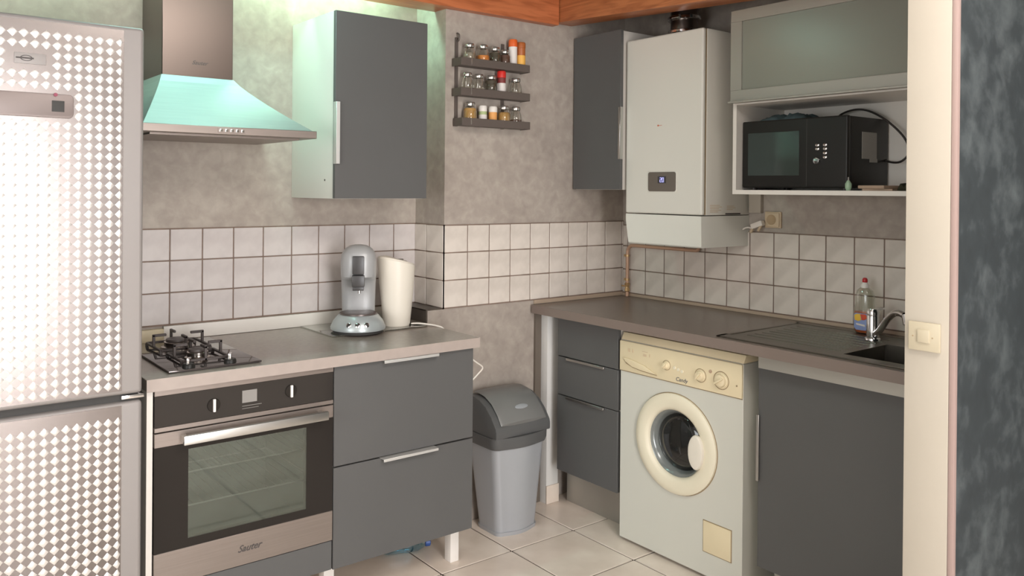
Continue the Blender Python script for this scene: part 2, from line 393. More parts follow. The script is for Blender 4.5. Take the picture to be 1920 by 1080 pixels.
# grout beds and tiles
TT = 1.3125; TB = TT-3*T
part('grout_bed', B().box(-1.35, XM, YA-0.005, YA, TB-0.003, TT+0.002), 'grout', wall_left)
part('grout_bed', B().box(XM-0.005, XM, YM-0.005, YA-0.005, TB-0.003, TT+0.002).box(XM-0.005, XC, YM-0.005, YM, TB-0.003, TT+0.002), 'grout', wall_middle)
part('grout_bed', B().box(XC-0.005, XC, -1.549, YM-0.005, TB-0.009, TT-0.018), 'grout', wall_right)
cache = {}
def wtile(parent, plane, u0, u1, z0, z1, mt):
    w_, h_ = round(u1-u0-G, 4), round(z1-z0-G, 4)
    if w_ < 0.004: return
    key = (plane[0], w_, h_, mt)
    th = 0.004
    if key not in cache:
        b = B()
        if plane[0] == 'y': b.box(-w_/2, w_/2, -th, 0, -h_/2, h_/2, 0.0016, 1)
        else: b.box(-th, 0, -w_/2, w_/2, -h_/2, h_/2, 0.0016, 1)
        o = part('tile', b, mt, parent); cache[key] = o.data
    else:
        o = bpy.data.objects.new('tile', cache[key]); COL.objects.link(o); o.parent = parent
    k = plane[1] - 0.004 - random.uniform(0, 0.0006)
    o.location = ((u0+u1)/2, k, (z0+z1)/2) if plane[0] == 'y' else (k, (u0+u1)/2, (z0+z1)/2)
JA = [0.117, -0.002, -0.125, -0.246, -0.368, -0.489, -0.611, -0.733, -0.855, -0.977, -1.098, -1.219]
JM = [0.117, 0.238, 0.359, 0.481, 0.602, 0.723, 0.847, 0.973, 1.099, 1.22, 1.234]
JR = [0.366, 0.333, 0.215, 0.097, -0.022, -0.141, -0.260, -0.378, -0.495, -0.612, -0.729, -0.847, -0.964, -1.081, -1.199, -1.316, -1.433, -1.548]
for r_ in range(3):
    z1 = TT - r_*T; z0 = z1-T
    for a, b_ in zip(JA, JA[1:]): wtile(wall_left, ('y', YA), b_, a-(0.004 if a > 0.1 else 0), z0, z1, 'tile')
    wtile(wall_middle, ('x', XM), 0.500, YA-0.006, z0, z1, 'tile_warm')
    wtile(wall_middle, ('x', XM), YM-0.004, 0.500, z0, z1, 'tile_warm')
    for a, b_ in zip(JM, JM[1:]): wtile(wall_middle, ('y', YM), a-(0.004 if a < 0.12 else 0), b_, z0, z1, 'tile_warm')
    zr1 = (1.293, 1.187, 1.068)[r_]; zr0 = (1.187, 1.068, TB-0.005)[r_]
    for a, b_ in zip(JR, JR[1:]): wtile(wall_right, ('x', XC), b_, a, zr0, zr1, 'tile_warm')
struct('trim_2', B().box(-1.000, XM-0.006, YA-0.018, YA-0.001, 0.899, TB-0.004, 0.002), 'white_lam', 'white upstand along the hob worktop')
struct('trim_3', B().box(0.63, XC-0.006, YM-0.008, YM-0.001, 0.934, TB-0.003).box(XC-0.009, XC-0.001, -1.545, YM-0.008, 0.934, TB-0.008), 'seal strip', 'beige sealing strip behind the sink worktop')
# low box left of the pier: laminate top, left face coloured dark for shade
pb = struct('trim_4', B().box(0.034, XM, YM, YA-0.001, 0, 0.950), 'plaster', 'low plastered box beside the pier')
part('cover', B().box(0.028, 0.034, YM+0.002, YA-0.02, 0.02, 0.953).box(0.028, XM-0.006, YM+0.006, YA-0.019, 0.950, 0.955), 'lam_and_shade', pb, 'laminate top and side shade cover')
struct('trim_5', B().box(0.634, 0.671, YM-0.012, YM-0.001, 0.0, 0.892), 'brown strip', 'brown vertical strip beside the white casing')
cs = struct('trim_6', B().box(0.672, 0.745, 0.318, YM-0.001, 0.0, 0.892, 0.002), 'white_wall', 'white boxed casing under the sink worktop')
part('skirting_tile', B().box(0.670, 0.747, 0.312, 0.318, 0.001, 0.085, 0.001), 'floor_tile', cs)

# ceiling beams
single('ceiling_beam', B().box(-3.4, 0.742, 0.33, 0.46, 2.246, 2.47, 0.006), 'beam', 'orange varnished wooden beam running above the spice rack wall', 'beam', 'ceiling beams', (-1.3, 0.395, 2.246))
single('ceiling_beam', B().prism([(0.46, 2.268), (-1.54, 2.155), (-1.54, 2.40), (0.46, 2.47)], 'x', 0.745, 0.865, 0.006), 'beam_y', 'wooden beam running above the boiler and the glass door cabinet', 'beam', 'ceiling beams', (0.80, -0.55, 2.2))
single('ceiling_beam', B().prism([(0.46, 2.300), (-1.54, 2.30), (-1.54, 2.46), (0.46, 2.46)], 'x', 1.10, 1.235, 0.006), 'ceiling_wood', 'dark unlit beam over the boiler against the sink wall', 'beam', 'ceiling beams', (1.17, -0.55, 2.3)) if False else None

# ================================================================== LARGE THINGS
# ---- fridge
FY = -0.05
fr = thing('fridge_freezer', 'tall silver fridge freezer with a diamond embossed front, left of the oven', 'fridge', (-1.545, 0.25, 0))
part('body', B().box(-1.845, -1.246, 0.02, 0.56, 0.03, 1.922, 0.008), 'grey_plastic', fr)
part('foot', B().box(-1.83, -1.27, 0.05, 0.5, 0.0, 0.03), 'dark_gap', fr)
d1 = part('upper_door', B().box(-1.847, -1.243, FY, 0.018, 0.872, 1.929, 0.012, 3), 'fridge_skin', fr)
d2 = part('lower_door', B().box(-1.847, -1.243, FY, 0.018, 0.035, 0.850, 0.012, 3), 'fridge_skin', fr)
part('door_gasket', B().box(-1.84, -1.25, -0.03, 0.016, 0.850, 0.874), 'dark_gap', fr)
part('hinge', B().box(-1.30, -1.236, -0.046, 0.02, 0.857, 0.868, 0.003), 'chrome', fr)
def diamonds(door, z0, z1, skip):
    part('pattern_ground', B().box(-1.79, -1.300, FY-0.0012, FY+0.004, z0-0.004, z1+0.004), 'fridge_low', door, 'darker ground of the embossed pattern')
    verts, faces = [], []
    P = 0.0272; rx, rz = 0.0128, 0.0130
    nx = int(0.49/P)+1; nz = int((z1-z0)/P)
    rl = rootloc(door)
    for i in range(nx):
        for j in range(nz):
            cx = -1.309 - i*P; cz = z0+0.013 + j*P
            if any(a < cx < b_ and c_ < cz < d_ for a, b_, c_, d_ in skip): continue
            k = len(verts); y = FY-0.0012; cut = i == 0
            pts = [(cx-rx, cz), (cx, cz-rz), (cx+(rx*0.55 if cut else rx), cz), (cx, cz+rz)]
            for (a, bz) in pts: verts.append((a, y, bz))
            for (a, bz) in pts: verts.append((cx+(a-cx)*0.82, y-0.0012, cz+(bz-cz)*0.82))
            verts.append((cx-0.0005, y-0.00145, cz+0.0005))
            for q in range(4):
                n_ = (q+1) % 4
                faces.append((k+q, k+n_, k+4+n_, k+4+q)); faces.append((k+4+q, k+4+n_, k+8))
    me = bpy.data.meshes.new('embossed_diamonds'); me.from_pydata([Vector(v)-rl for v in verts], [], faces)
    for p in me.polygons: p.use_smooth = True
    me.materials.append(M['fridge_dia']); o = bpy.data.objects.new('embossed_diamonds', me); COL.objects.link(o); o.parent = door
    o['kind'] = 'stuff'; o['label'] = 'bright embossed diamonds'
diamonds(d1, 0.888, 1.912, [(-1.79, -1.425, 1.652, 1.722), (-1.582, -1.495, 1.793, 1.83)])
diamonds(d2, 0.05, 0.838, [])
hp = B(); n = 8; poly = []
for cx, cz, a0 in ((-1.444, 1.708, 0), (-1.76, 1.708, 90), (-1.76, 1.668, 180), (-1.444, 1.668, 270)):
    for k in range(5): a = math.radians(a0+k*22.5); poly.append((cx+0.012*math.cos(a), cz+0.012*math.sin(a)))
hp.prism(poly, 'y', FY-0.012, FY-0.001, 0.002)
hd = part('handle_plate', hp, 'fridge_handle', fr, 'smoked grey rounded handle plate')
part('display_window', B().box(-1.487, -1.456, FY-0.0135, FY-0.011, 1.672, 1.702, 0.001), 'dark_gap', hd)
part('indicator', B().lathe((-1.478, FY-0.012, 1.718), [(0.0, 0.0), (0.005, 0.0), (0.005, 0.003), (0, 0.003)], (0, -1, 0), 12), 'dark red dot', hd, 'dark red dot')
lg = part('emblem', B().box(-1.577, -1.500, FY-0.003, FY-0.001, 1.797, 1.826, 0.001), 'fridge_skin', fr, 'faint oval emblem on a smooth patch')
part('emblem_ring', B().lathe((-1.548, FY-0.003, 1.812), [(0.008, 0), (0.008, 0.0008), (0.010, 0.0008), (0.010, 0)], (0, -1, 0), 20, 1.5, 0.8), 'dark mark', lg)
part('emblem_bar', B().box(-1.573, -1.53, FY-0.0036, FY-0.003, 1.810, 1.814), 'dark mark', lg)

# ---- hob run worktop
wt = B().box(-1.222, 0.016, -0.018, YA-0.001, 0.861, 0.898, 0.0015, 1).box(0.010, 0.027, YM+0.004, YA-0.02, 0.861, 0.898)
wa = single('worktop', wt, 'worktop', 'grey brown laminate worktop carrying the hob and coffee machine', 'worktop', base=(-0.6, 0.29, 0.861))
part('edge_band', B().box(-1.2225, 0.0165, -0.0195, -0.0178, 0.8605, 0.8978), 'worktop_edge', wa, 'pale pinkish grey front edge')

# ---- oven housing
oc = thing('oven_cabinet', 'white oven housing with a grey front strip below the oven', 'cabinet', (-0.9, 0.3, 0))
part('side_panel', B().box(-1.2165, -1.199, 0.002, 0.57, 0.16, 0.860), 'white_lam', oc)
part('side_panel', B().box(-0.602, -0.600, 0.02, 0.57, 0.16, 0.860), 'white_lam', oc)
part('bottom_panel', B().box(-1.199, -0.602, 0.02, 0.57, 0.16, 0.178), 'white_lam', oc)
part('front_strip', B().box(-1.197, -0.603, -0.0, 0.018, 0.163, 0.262, 0.001, 1), 'cab', oc, 'slate grey front strip')
for x, y in ((-1.15, 0.11), (-1.15, 0.5), (-0.64, 0.5)): part('leg', B().box(x-0.02, x+0.02, y-0.02, y+0.02, 0, 0.16), 'leg_white', oc)

# ---- oven
ov = thing('built_in_oven', 'built-in steel oven with black glass door under the hob', 'oven', (-0.9, 0.28, 0.262))
X0, X1 = -1.196, -0.6035
ca = B()
ca.box(X0+0.02, X1-0.02, 0.50, 0.52, 0.30, 0.70).box(X0+0.02, X0+0.03, 0.04, 0.5, 0.30, 0.70).box(X1-0.03, X1-0.02, 0.04, 0.5, 0.30, 0.70)
ca.box(X0+0.02, X1-0.02, 0.04, 0.5, 0.29, 0.30).box(X0+0.02, X1-0.02, 0.04, 0.5, 0.70, 0.71).box(X0+0.01, X1-0.01, 0.02, 0.5, 0.71, 0.85)
part('cavity', ca, 'oven_in', ov)
cp = part('control_panel', B().box(X0, X1, -0.004, 0.018, 0.747, 0.842, 0.001, 1), 'black_gloss', ov, 'black glass control panel')
part('trim_strip', B().box(X0, X1, -0.006, 0.018, 0.842, 0.8595, 0.001, 1), 'steel', ov)
part('trim_strip', B().box(X0, X1, -0.006, 0.018, 0.733, 0.747, 0.001, 1), 'steel', ov)
for x, z in ((-1.017, 0.791), (-0.759, 0.799)):
    k = part('knob', B().lathe((x, -0.004, z), [(0, 0), (0.021, 0), (0.0205, 0.003), (0.019, 0.005), (0, 0.005)], (0, -1, 0), 28), 'oven_black', ov)
    part('pointer', B().box(x-0.004, x+0.004, -0.016, -0.008, z-0.020, z+0.020, 0.002), 'leg_white', k, 'white pointer bar')
part('display', B().box(-0.925, -0.876, -0.0052, -0.0035, 0.783, 0.822), 'oven display', cp, 'pale grey display')
part('printed_marks', B().box(-0.925, -0.86, -0.0050, -0.0038, 0.772, 0.7735).box(-0.925, -0.87, -0.0050, -0.0038, 0.764, 0.7652), 'oven display', cp)
dr = B()
dr.box(X0, -1.094, -0.004, 0.018, 0.368, 0.687).box(-0.701, X1, -0.004, 0.018, 0.368, 0.687)
dr.box(-1.094, -0.701, -0.004, 0.018, 0.368, 0.394).box(-1.094, -0.701, -0.004, 0.018, 0.668, 0.687)
od = part('door', dr, 'oven_black', ov, 'black glass oven door')
part('pane', B().box(-1.094, -0.701, -0.0035, 0.0, 0.394, 0.668), 'oven_pane', od, 'tinted see-through pane')
part('upper_band', B().box(X0, X1, -0.006, 0.018, 0.687, 0.7295, 0.001, 1), 'steel', od)
lb = part('lower_band', B().box(X0, X1, -0.006, 0.018, 0.266, 0.368, 0.001, 1), 'steel', od)
hb = B().box(-1.122, -0.642, -0.052, -0.036, 0.694, 0.722, 0.003)
for x in (-1.112, -0.655): hb.box(x-0.008, x+0.008, -0.038, -0.005, 0.700, 0.716)
part('handle', hb, 'alu', ov, 'flat polished bar handle')
text('lettering', 'Sauter', 0.030, (-0.899, -0.0068, 0.318), '-y', 'dark mark', ov, shear=0.45, bold=0.0003)
for z in (0.47, 0.575):
    rk = B()
    for y in (0.06, 0.46): rk.cyl((X0+0.04, y, z), (X1-0.04, y, z), 0.003, seg=8)
    for k in range(17):
        x = X0+0.05+k*(X1-X0-0.10)/16; rk.cyl((x, 0.06, z), (x, 0.46, z), 0.0015, seg=6)
    rk.cyl((X0+0.04, 0.06, z), (X0+0.04, 0.46, z), 0.004, seg=8).cyl((X1-0.04, 0.06, z), (X1-0.04, 0.46, z), 0.004, seg=8)
    part('wire_rack', rk, 'alu', ov)

# ---- drawer cabinet left run
def drawer_cabinet_a():
    t = thing('drawer_cabinet', 'wide slate grey cabinet of two drawers between the oven and the bin', 'cabinet', (-0.3, 0.29, 0))
    b = B().box(-0.599, -0.583, 0.02, 0.57, 0.16, 0.860).box(-0.018, -0.002, 0.02, 0.57, 0.16, 0.860).box(-0.583, -0.018, 0.02, 0.57, 0.16, 0.176).box(-0.583, -0.018, 0.55, 0.57, 0.176, 0.860)
    part('carcass', b, 'white_lam', t)
    for z0, z1 in ((0.513, 0.858), (0.160, 0.508)):
        d = part('drawer', B().box(-0.598, -0.001, 0.0, 0.019, z0, z1, 0.0012, 1), 'cab', t)
        part('handle', B().box(-0.412, -0.178, -0.024, 0.012, z1-0.0005, z1+0.0018).box(-0.412, -0.178, -0.026, -0.022, z1-0.0085, z1+0.0018, 0.001, 1), 'alu_white', d, 'pale metal edge handle')
    for x, y in ((-0.018, 0.11), (-0.566, 0.11), (-0.018, 0.5), (-0.566, 0.5)):
        part('leg', B().box(x-0.02, x+0.02, y-0.02, y+0.02, 0, 0.16, 0.002), 'leg_white', t)
drawer_cabinet_a()

# ---- wall cabinet left
wc = thing('wall_cabinet', 'wall cabinet with one slate grey door right of the cooker hood', 'cabinet', (-0.27, 0.42, 1.430))
part('carcass', B().box(-0.488, -0.472, 0.232, YA-0.001, 1.430, 2.133).box(-0.106, -0.090, 0.232, YA-0.001, 1.430, 2.133).box(-0.472, -0.106, 0.232, YA-0.001, 1.430, 1.446).box(-0.472, -0.106, 0.232, YA-0.001, 2.117, 2.133).box(-0.472, -0.106, 0.58, YA-0.001, 1.43, 2.116), 'white_lam', wc)
dd = part('door', B().box(-0.491, -0.083, 0.212, 0.231, 1.431, 2.131, 0.0012, 1), 'cab', wc)
part('handle', B().box(-0.492, -0.490, 0.202, 0.225, 1.56, 1.791).box(-0.4925, -0.477, 0.200, 0.204, 1.56, 1.791, 0.001, 1), 'alu_white', dd, 'pale metal edge handle')
part('hinge_cap', B().lathe((-0.4885, 0.30, 1.50), [(0, 0), (0.004, 0), (0.004, 0.001), (0, 0.001)], (-1, 0, 0), 12), 'dark mark', wc)

# ---- cooker hood
hx = -0.915
hd = thing('cooker_hood', 'stainless steel chimney cooker hood on the wall above the hob', 'cooker hood', (hx, 0.36, 1.643))
def rect(x0, x1, y0, y1, z, r=0.0): return [(x0, y0, z), (x1, y0, z), (x1, y1, z), (x0, y1, z)]
part('rim', B().box(-1.208, -0.613, 0.115, YA-0.001, 1.643, 1.669, 0.0015, 1), 'steel', hd)
rings = []
for k in range(9):
    u = k/8; e = 1-(1-u)**1.18
    rings.append(rect(-1.200+e*(1.200-1.081), -0.623-e*(0.828-0.623), 0.125+e*(0.35-0.125), YA-0.002, 1.669+u*(1.855-1.669)))
part('canopy', B().loft(rings, True, False), 'hood_steel', hd)
ch = part('chimney', B().box(-1.079, -0.830, 0.352, YA-0.001, 1.84, H-0.002, 0.002, 1), 'chimney_steel', hd)
pn = part('button_panel', B().box(-0.967, -0.875, 0.1135, 0.116, 1.649, 1.664, 0.0005, 1), 'steel', hd)
for k in range(5):
    x = -0.957+k*0.0182; part('button', B().box(x-0.005, x+0.005, 0.1115, 0.114, 1.652, 1.661, 0.001), 'chrome', pn)
text('lettering', 'Sauter', 0.021, (-0.950, 0.3515, 1.905), '-y', 'dark mark', hd, shear=0.4)
part('grease_filter', B().box(-1.17, -0.66, 0.16, 0.55, 1.637, 1.643), 'steel', hd)

# ---- hob
HB = thing('gas_hob', 'small smoked glass gas hob with two burners and two knobs', 'hob', (-1.0, 0.26, 0.898))
part('plate', B().box(-1.146, -0.848, 0.025, 0.53, 0.900, 0.906, 0.002), 'hob_glass', HB)
part('seal', B().box(-1.14, -0.855, 0.032, 0.524, 0.898, 0.900), 'dark_gap', HB)
def burner(x, y, r):
    b = part('burner', B().lathe((x, y, 0.906), [(r*1.25, 0), (r*1.22, 0.006), (r, 0.009), (r, 0.022), (r*0.92, 0.024), (0, 0.024)], seg=32), 'burner', HB)
    part('burner_cap', B().lathe((x, y, 0.930), [(r*0.84, 0), (r*0.88, 0.003), (r*0.84, 0.008), (r*0.4, 0.010), (0, 0.010)], seg=32), 'black_matt', b)
burner(-1.008, 0.390, 0.046); burner(-1.010, 0.172, 0.034)
def support(x, y, h):
    b = B(); t = 0.0045
    for sx in (-1, 1):
        b.box(x+sx*h-t, x+sx*h+t, y-h, y+h, 0.912, 0.920, 0.0015, 1); b.box(x-h, x+h, y+sx*h-t, y+sx*h+t, 0.912, 0.920, 0.0015, 1)
        for sy in (-1, 1): b.box(x+sx*h-t, x+sx*h+t, y+sy*h-t, y+sy*h+t, 0.906, 0.914)
    part('pan_support', b, 'black_matt', HB)
    sp = HB.children[-1] if False else None
    for ax, ay in ((1, 0), (-1, 0), (0, 1), (0, -1)):
        q = B()
        for (a, c0, c1) in ((h, 0.912, 0.958),):
            q.box(x+ax*h-t, x+ax*h+t, y+ay*h-t, y+ay*h+t, c0, c1, 0.0015, 1)
        e = 0.042
        xa, xb = sorted((x+ax*(h+t), x+ax*(h-e))) if ax else (x-t, x+t)
        ya, yb = sorted((y+ay*(h+t), y+ay*(h-e))) if ay else (y-t, y+t)
        q.box(xa, xb, ya, yb, 0.950, 0.959, 0.0015, 1)
        part('support_arm', q, 'black_matt', HB)
support(-1.005, 0.392, 0.084); support(-1.008, 0.175, 0.076)
for x in (-1.077, -0.944):
    k = part('knob', B().lathe((x, 0.052, 0.906), [(0.020, 0), (0.019, 0.008), (0.016, 0.012), (0, 0.012)], seg=24), 'black', HB)
    part('grip', B().box(x-0.004, x+0.004, 0.036, 0.068, 0.917, 0.936, 0.002, rot=((x, 0.052, 0.92), 'Z', -0.5)), 'chrome', k, 'chrome grip')
single('wooden_block', B().box(-1.14, -1.003, YA-0.030, YA-0.006, 0.8985, 0.944, 0.002), 'beige wood', 'small beige wooden block against the tiles behind the hob', 'block', base=(-1.04, YA-0.018, 0.8985))

# ---- sink run worktop
sx0, sx1, sy0, sy1 = 0.694, 1.000, -1.50, -1.080
b = B().box(0.608, XC-0.010, sy1, YM-0.013, 0.895, 0.933, 0.0015, 1).box(0.608, sx0, -1.546, sy1, 0.895, 0.933).box(sx1, XC-0.010, -1.546, sy1, 0.895, 0.933).box(sx0, sx1, -1.546, sy0, 0.895, 0.933)
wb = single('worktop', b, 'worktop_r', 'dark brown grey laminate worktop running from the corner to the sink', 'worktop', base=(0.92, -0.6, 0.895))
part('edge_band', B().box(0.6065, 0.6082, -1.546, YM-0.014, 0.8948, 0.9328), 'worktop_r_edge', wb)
part('support_rail', B().box(0.630, 0.650, -1.546, -0.825, 0.851, 0.894), 'alu_frame', wb, 'pale grey rail under the front edge')

# ---- sink
sk = thing('sink', 'stainless steel sink with a ribbed drainer, right end of the worktop', 'sink', (0.9, -1.1, 0.785))
rb = B()
rb.box(0.640, sx0+0.004, -1.54, -0.640, 0.933, 0.9375, 0.0015, 1).box(1.150, 1.175, -1.54, -0.640, 0.933, 0.9375, 0.0015, 1)
rb.box(0.640, 1.175, -0.657, -0.640, 0.933, 0.9375, 0.0015, 1).box(sx1-0.004, 1.150, -1.54, -1.08, 0.933, 0.9365)
rb.box(sx0, 1.150, -1.090, -0.657, 0.933, 0.9352)
part('rim', rb, 'sink_steel', sk)
rd = B()
for k in range(9):
    x = 0.70+k*0.047; rd.cyl((x, -1.06, 0.9345), (x, -0.70, 0.9345), 0.0026, seg=8)
part('drainer_ribs', rd, 'sink_steel', sk)
bs = B()
th = 0.002; zb = 0.785
bs.box(sx0, sx1, sy0, sy1, zb-th, zb).box(sx0, sx0+th, sy0, sy1, zb, 0.935).box(sx1-th, sx1, sy0, sy1, zb, 0.935).box(sx0, sx1, sy0, sy0+th, zb, 0.935).box(sx0, sx1, sy1-th, sy1, zb, 0.935)
part('basin', bs, 'sink_steel', sk)
part('drain', B().lathe((0.83, -1.31, zb+0.0005), [(0, 0.001), (0.02, 0.001), (0.034, 0.003), (0.036, 0)], seg=24), 'chrome', sk)

# ---- tap
tp = thing('mixer_tap', 'chrome single lever mixer tap behind the sink', 'tap', (1.085, -1.018, 0.932))
part('body', B().lathe((1.085, -1.018, 0.9335), [(0, 0), (0.027, 0), (0.026, 0.006), (0.021, 0.010), (0.0205, 0.085), (0.019, 0.090), (0, 0.090)], seg=28), 'chrome', tp)
part('lever', B().lathe((1.085, -1.018, 1.0235), [(0.0205, 0), (0.021, 0.012), (0.017, 0.022), (0, 0.024)], seg=24).box(1.08, 1.155, -1.028, -1.010, 1.038, 1.046, 0.003), 'chrome', tp)
part('spout', B().tube([(1.078, -1.030, 0.955), (1.062, -1.055, 0.975), (1.045, -1.088, 1.018), (1.03, -1.118, 1.045), (1.015, -1.145, 1.052), (1.0, -1.17, 1.048)], 0.0115, 12), 'chrome', tp)
part('aerator', B().cyl((0.998, -1.174, 1.052), (0.993, -1.183, 1.020), 0.014), 'chrome', tp)

tp.location = (1.040, -1.018, 0.935)

# ---- drawer cabinet in corner
t = thing('drawer_cabinet', 'narrow slate grey three-drawer cabinet between the bin and washing machine', 'cabinet', (0.9, 0.03, 0))
part('carcass', B().box(0.674, 1.22, 0.205, 0.221, 0.19, 0.890).box(0.674, 1.22, -0.15, -0.135, 0.19, 0.890).box(0.674, 1.22, -0.135, 0.205, 0.19, 0.206).box(1.2, 1.22, -0.135, 0.205, 0.206, 0.890), 'white_lam', t)
for z0, z1 in ((0.715, 0.886), (0.539, 0.711), (0.190, 0.535)):
    d = part('drawer', B().box(0.654, 0.673, -0.150, 0.221, z0, z1, 0.0012, 1), 'cab', t)
    if z1 < 0.8: part('handle', B().box(0.644, 0.664, -0.078, 0.156, z1-0.0005, z1+0.0018).box(0.642, 0.6455, -0.078, 0.156, z1-0.009, z1+0.0018, 0.001, 1), 'alu', d, 'metal edge handle')
part('plinth_board', B().box(0.768, 0.784, -0.15, 0.272, 0.001, 0.188), 'alu_frame', t, 'grey green plinth board')
for x, y in ((0.82, 0.19), (0.82, -0.11), (1.15, 0.19), (1.15, -0.11)): part('leg', B().cyl((x, y, 0), (x, y, 0.19), 0.015, seg=12), 'black', t)

t.location = (0.917, 0.055, -0.004)
for o in t.children:
    if o.name.startswith('leg'): o.location.z = 0.004

# ---- washing machine
wm = thing('washing_machine', 'front-loading white washing machine with a yellowed cream control panel', 'washing machine', (0.92, -0.458, 0))
WX = 0.654; y1, y0 = -0.161, -0.757
wmb = part('body', B().box(WX, 1.19, y0, y1, 0.012, 0.842, 0.003, 1), 'wm_white', wm)
cut = part('cutter', B().cyl((WX-0.05, -0.453, 0.477), (WX+0.09, -0.453, 0.477), 0.133, seg=56), 'wm_white', wm)
mod = wmb.modifiers.new('opening', 'BOOLEAN'); mod.operation = 'DIFFERENCE'; mod.object = cut; mod.solver = 'EXACT'
bpy.context.view_layer.update(); me_ = bpy.data.meshes.new_from_object(wmb.evaluated_get(bpy.context.evaluated_depsgraph_get()))
me_.set_sharp_from_angle(angle=0.5); wmb.modifiers.clear(); wmb.data = me_; bpy.data.objects.remove(cut)
lidb = B().prism([(WX+0.002, 0.8425), (WX+0.018, 0.872), (1.19, 0.872), (1.19, 0.8425)], 'y', y0, y1, 0.004)
part('lid', lidb, 'wm_cream', wm, 'cream worktop lid')
pnl = part('control_panel', B().box(WX-0.007, WX+0.03, y0+0.001, y1-0.001, 0.7155, 0.8405, 0.005), 'wm_cream', wm, 'yellowed cream control panel')
part('seam', B().box(WX-0.0015, WX+0.02, y0+0.002, y1-0.002, 0.7125, 0.7150), 'wm_line', wm)
for x, y in ((0.70, -0.20), (0.70, -0.72), (1.14, -0.20), (1.14, -0.72)): part('foot', B().cyl((x, y, 0), (x, y, 0.014), 0.02, seg=12), 'black', wm)
def knob(y, z, r, rot):
    k = part('knob', B().lathe((WX-0.007, y, z), [(r*1.12, 0), (r*1.1, 0.003), (r*0.95, 0.005), (r*0.86, 0.014), (r*0.7, 0.017), (0, 0.017)], (-1, 0, 0), 28), 'wm_cream', wm)
    part('grip', B().box(WX-0.030, WX-0.020, y-0.004, y+0.004, z-r*0.8, z+r*0.8, 0.002, rot=((WX, y, z), 'X', rot)), 'wm_cream', k)
    part('ring_mark', B().lathe((WX-0.0073, y, z), [(r*1.22, 0), (r*1.22, 0.0006), (r*1.32, 0.0006), (r*1.32, 0)], (-1, 0, 0), 28), 'wm_line', k)
knob(-0.412, 0.778, 0.015, 0.8); knob(-0.575, 0.768, 0.020, 0.7); knob(-0.668, 0.767, 0.026, 1.0)
for y, z in ((-0.452, 0.775), (-0.470, 0.771), (-0.488, 0.767)):
    part('push_button', B().lathe((WX-0.007, y, z), [(0, 0.003), (0.006, 0.003), (0.0065, 0)], (-1, 0, 0), 14), 'wm_ring', pnl)
part('indicator_lamp', B().lathe((WX-0.007, -0.620, 0.792), [(0, 0.004), (0.006, 0.003), (0.007, 0)], (-1, 0, 0), 14), 'magazine', pnl, 'small pink lamp')
part('indicator_lamp', B().lathe((WX-0.007, -0.735, 0.760), [(0, 0.002), (0.003, 0.002), (0.003, 0)], (-1, 0, 0), 10), 'wm_line', pnl)
leaf = [(-0.185, 0.778), (-0.22, 0.776), (-0.26, 0.770), (-0.30, 0.762), (-0.345, 0.748), (-0.365, 0.741), (-0.33, 0.742), (-0.28, 0.745), (-0.235, 0.751), (-0.20, 0.762)]
part('detergent_drawer', B().prism([(y, z-0.014) for y, z in leaf], 'x', WX-0.0085, WX-0.006), 'wm_line', pnl, 'leaf shaped drawer grip recess')
part('detergent_handle', B().prism([(y, z-0.010+0.004*(z > 0.76)) for y, z in leaf], 'x', WX-0.013, WX-0.008, 0.001), 'wm_cream', pnl)
for y, z, a, c_ in ((-0.215, 0.806, 0.012, 0.014), (-0.235, 0.806, 0.006, 0.014), (-0.300, 0.798, 0.018, 0.010), (-0.300, 0.812, 0.028, 0.003), (-0.325, 0.800, 0.005, 0.012)):
    part('printed_mark', B().box(WX-0.0078, WX-0.0065, y-a/2, y+a/2, z-c_/2, z+c_/2), 'socket', pnl)
text('lettering', 'Candy', 0.022, (WX-0.0078, -0.486, 0.733), '-x', 'wm_text', wm, shear=0.2, sx=1.0)
ring = B().lathe((WX, -0.453, 0.477), [(0.1955, 0.0), (0.195, 0.009), (0.190, 0.013), (0.172, 0.016), (0.146, 0.015), (0.137, 0.011), (0.131, 0.004), (0.130, -0.004), (0.134, -0.004)], (-1, 0, 0), 64)
dr_ = part('door', ring, 'wm_ring', wm, 'round cream door ring')
part('door_gap', B().lathe((WX-0.0004, -0.453, 0.477), [(0.194, 0), (0.194, 0.001), (0.1985, 0.001), (0.1985, 0)], (-1, 0, 0), 64), 'wm_line', dr_)
part('glass_bowl', B().lathe((WX, -0.453, 0.477), [(0.132, -0.003), (0.126, -0.006), (0.116, -0.020), (0.111, -0.034), (0.104, -0.050)], (-1, 0, 0), 48), 'wm_seal', dr_, 'grey glassy funnel')
part('porthole', B().lathe((WX, -0.453, 0.477), [(0.1115, -0.036), (0.103, -0.027), (0.080, -0.018), (0.040, -0.013), (0, -0.011)], (-1, 0, 0), 48), 'wm_drum', dr_, 'dark bulging glass')
part('door_handle', B().loft([[(WX-dx, -0.566+0.034*k_*math.cos(2*PI*i/28), 0.474+0.066*k_*math.sin(2*PI*i/28)) for i in range(28)] for dx, k_ in ((0.012, 1.0), (0.022, 1.0), (0.027, 0.93), (0.029, 0.75), (0.029, 0.4))]), 'kettle', dr_, 'pale oval handle')
part('filter_flap', B().box(WX-0.004, WX+0.01, -0.712, -0.590, 0.106, 0.221, 0.002), 'wm_cream', wm, 'square cream filter flap')
part('flap_gap', B().box(WX-0.0012, WX+0.01, -0.715, -0.587, 0.103, 0.224), 'wm_line', wm)

wm.location = (0.937, -0.437, 0)

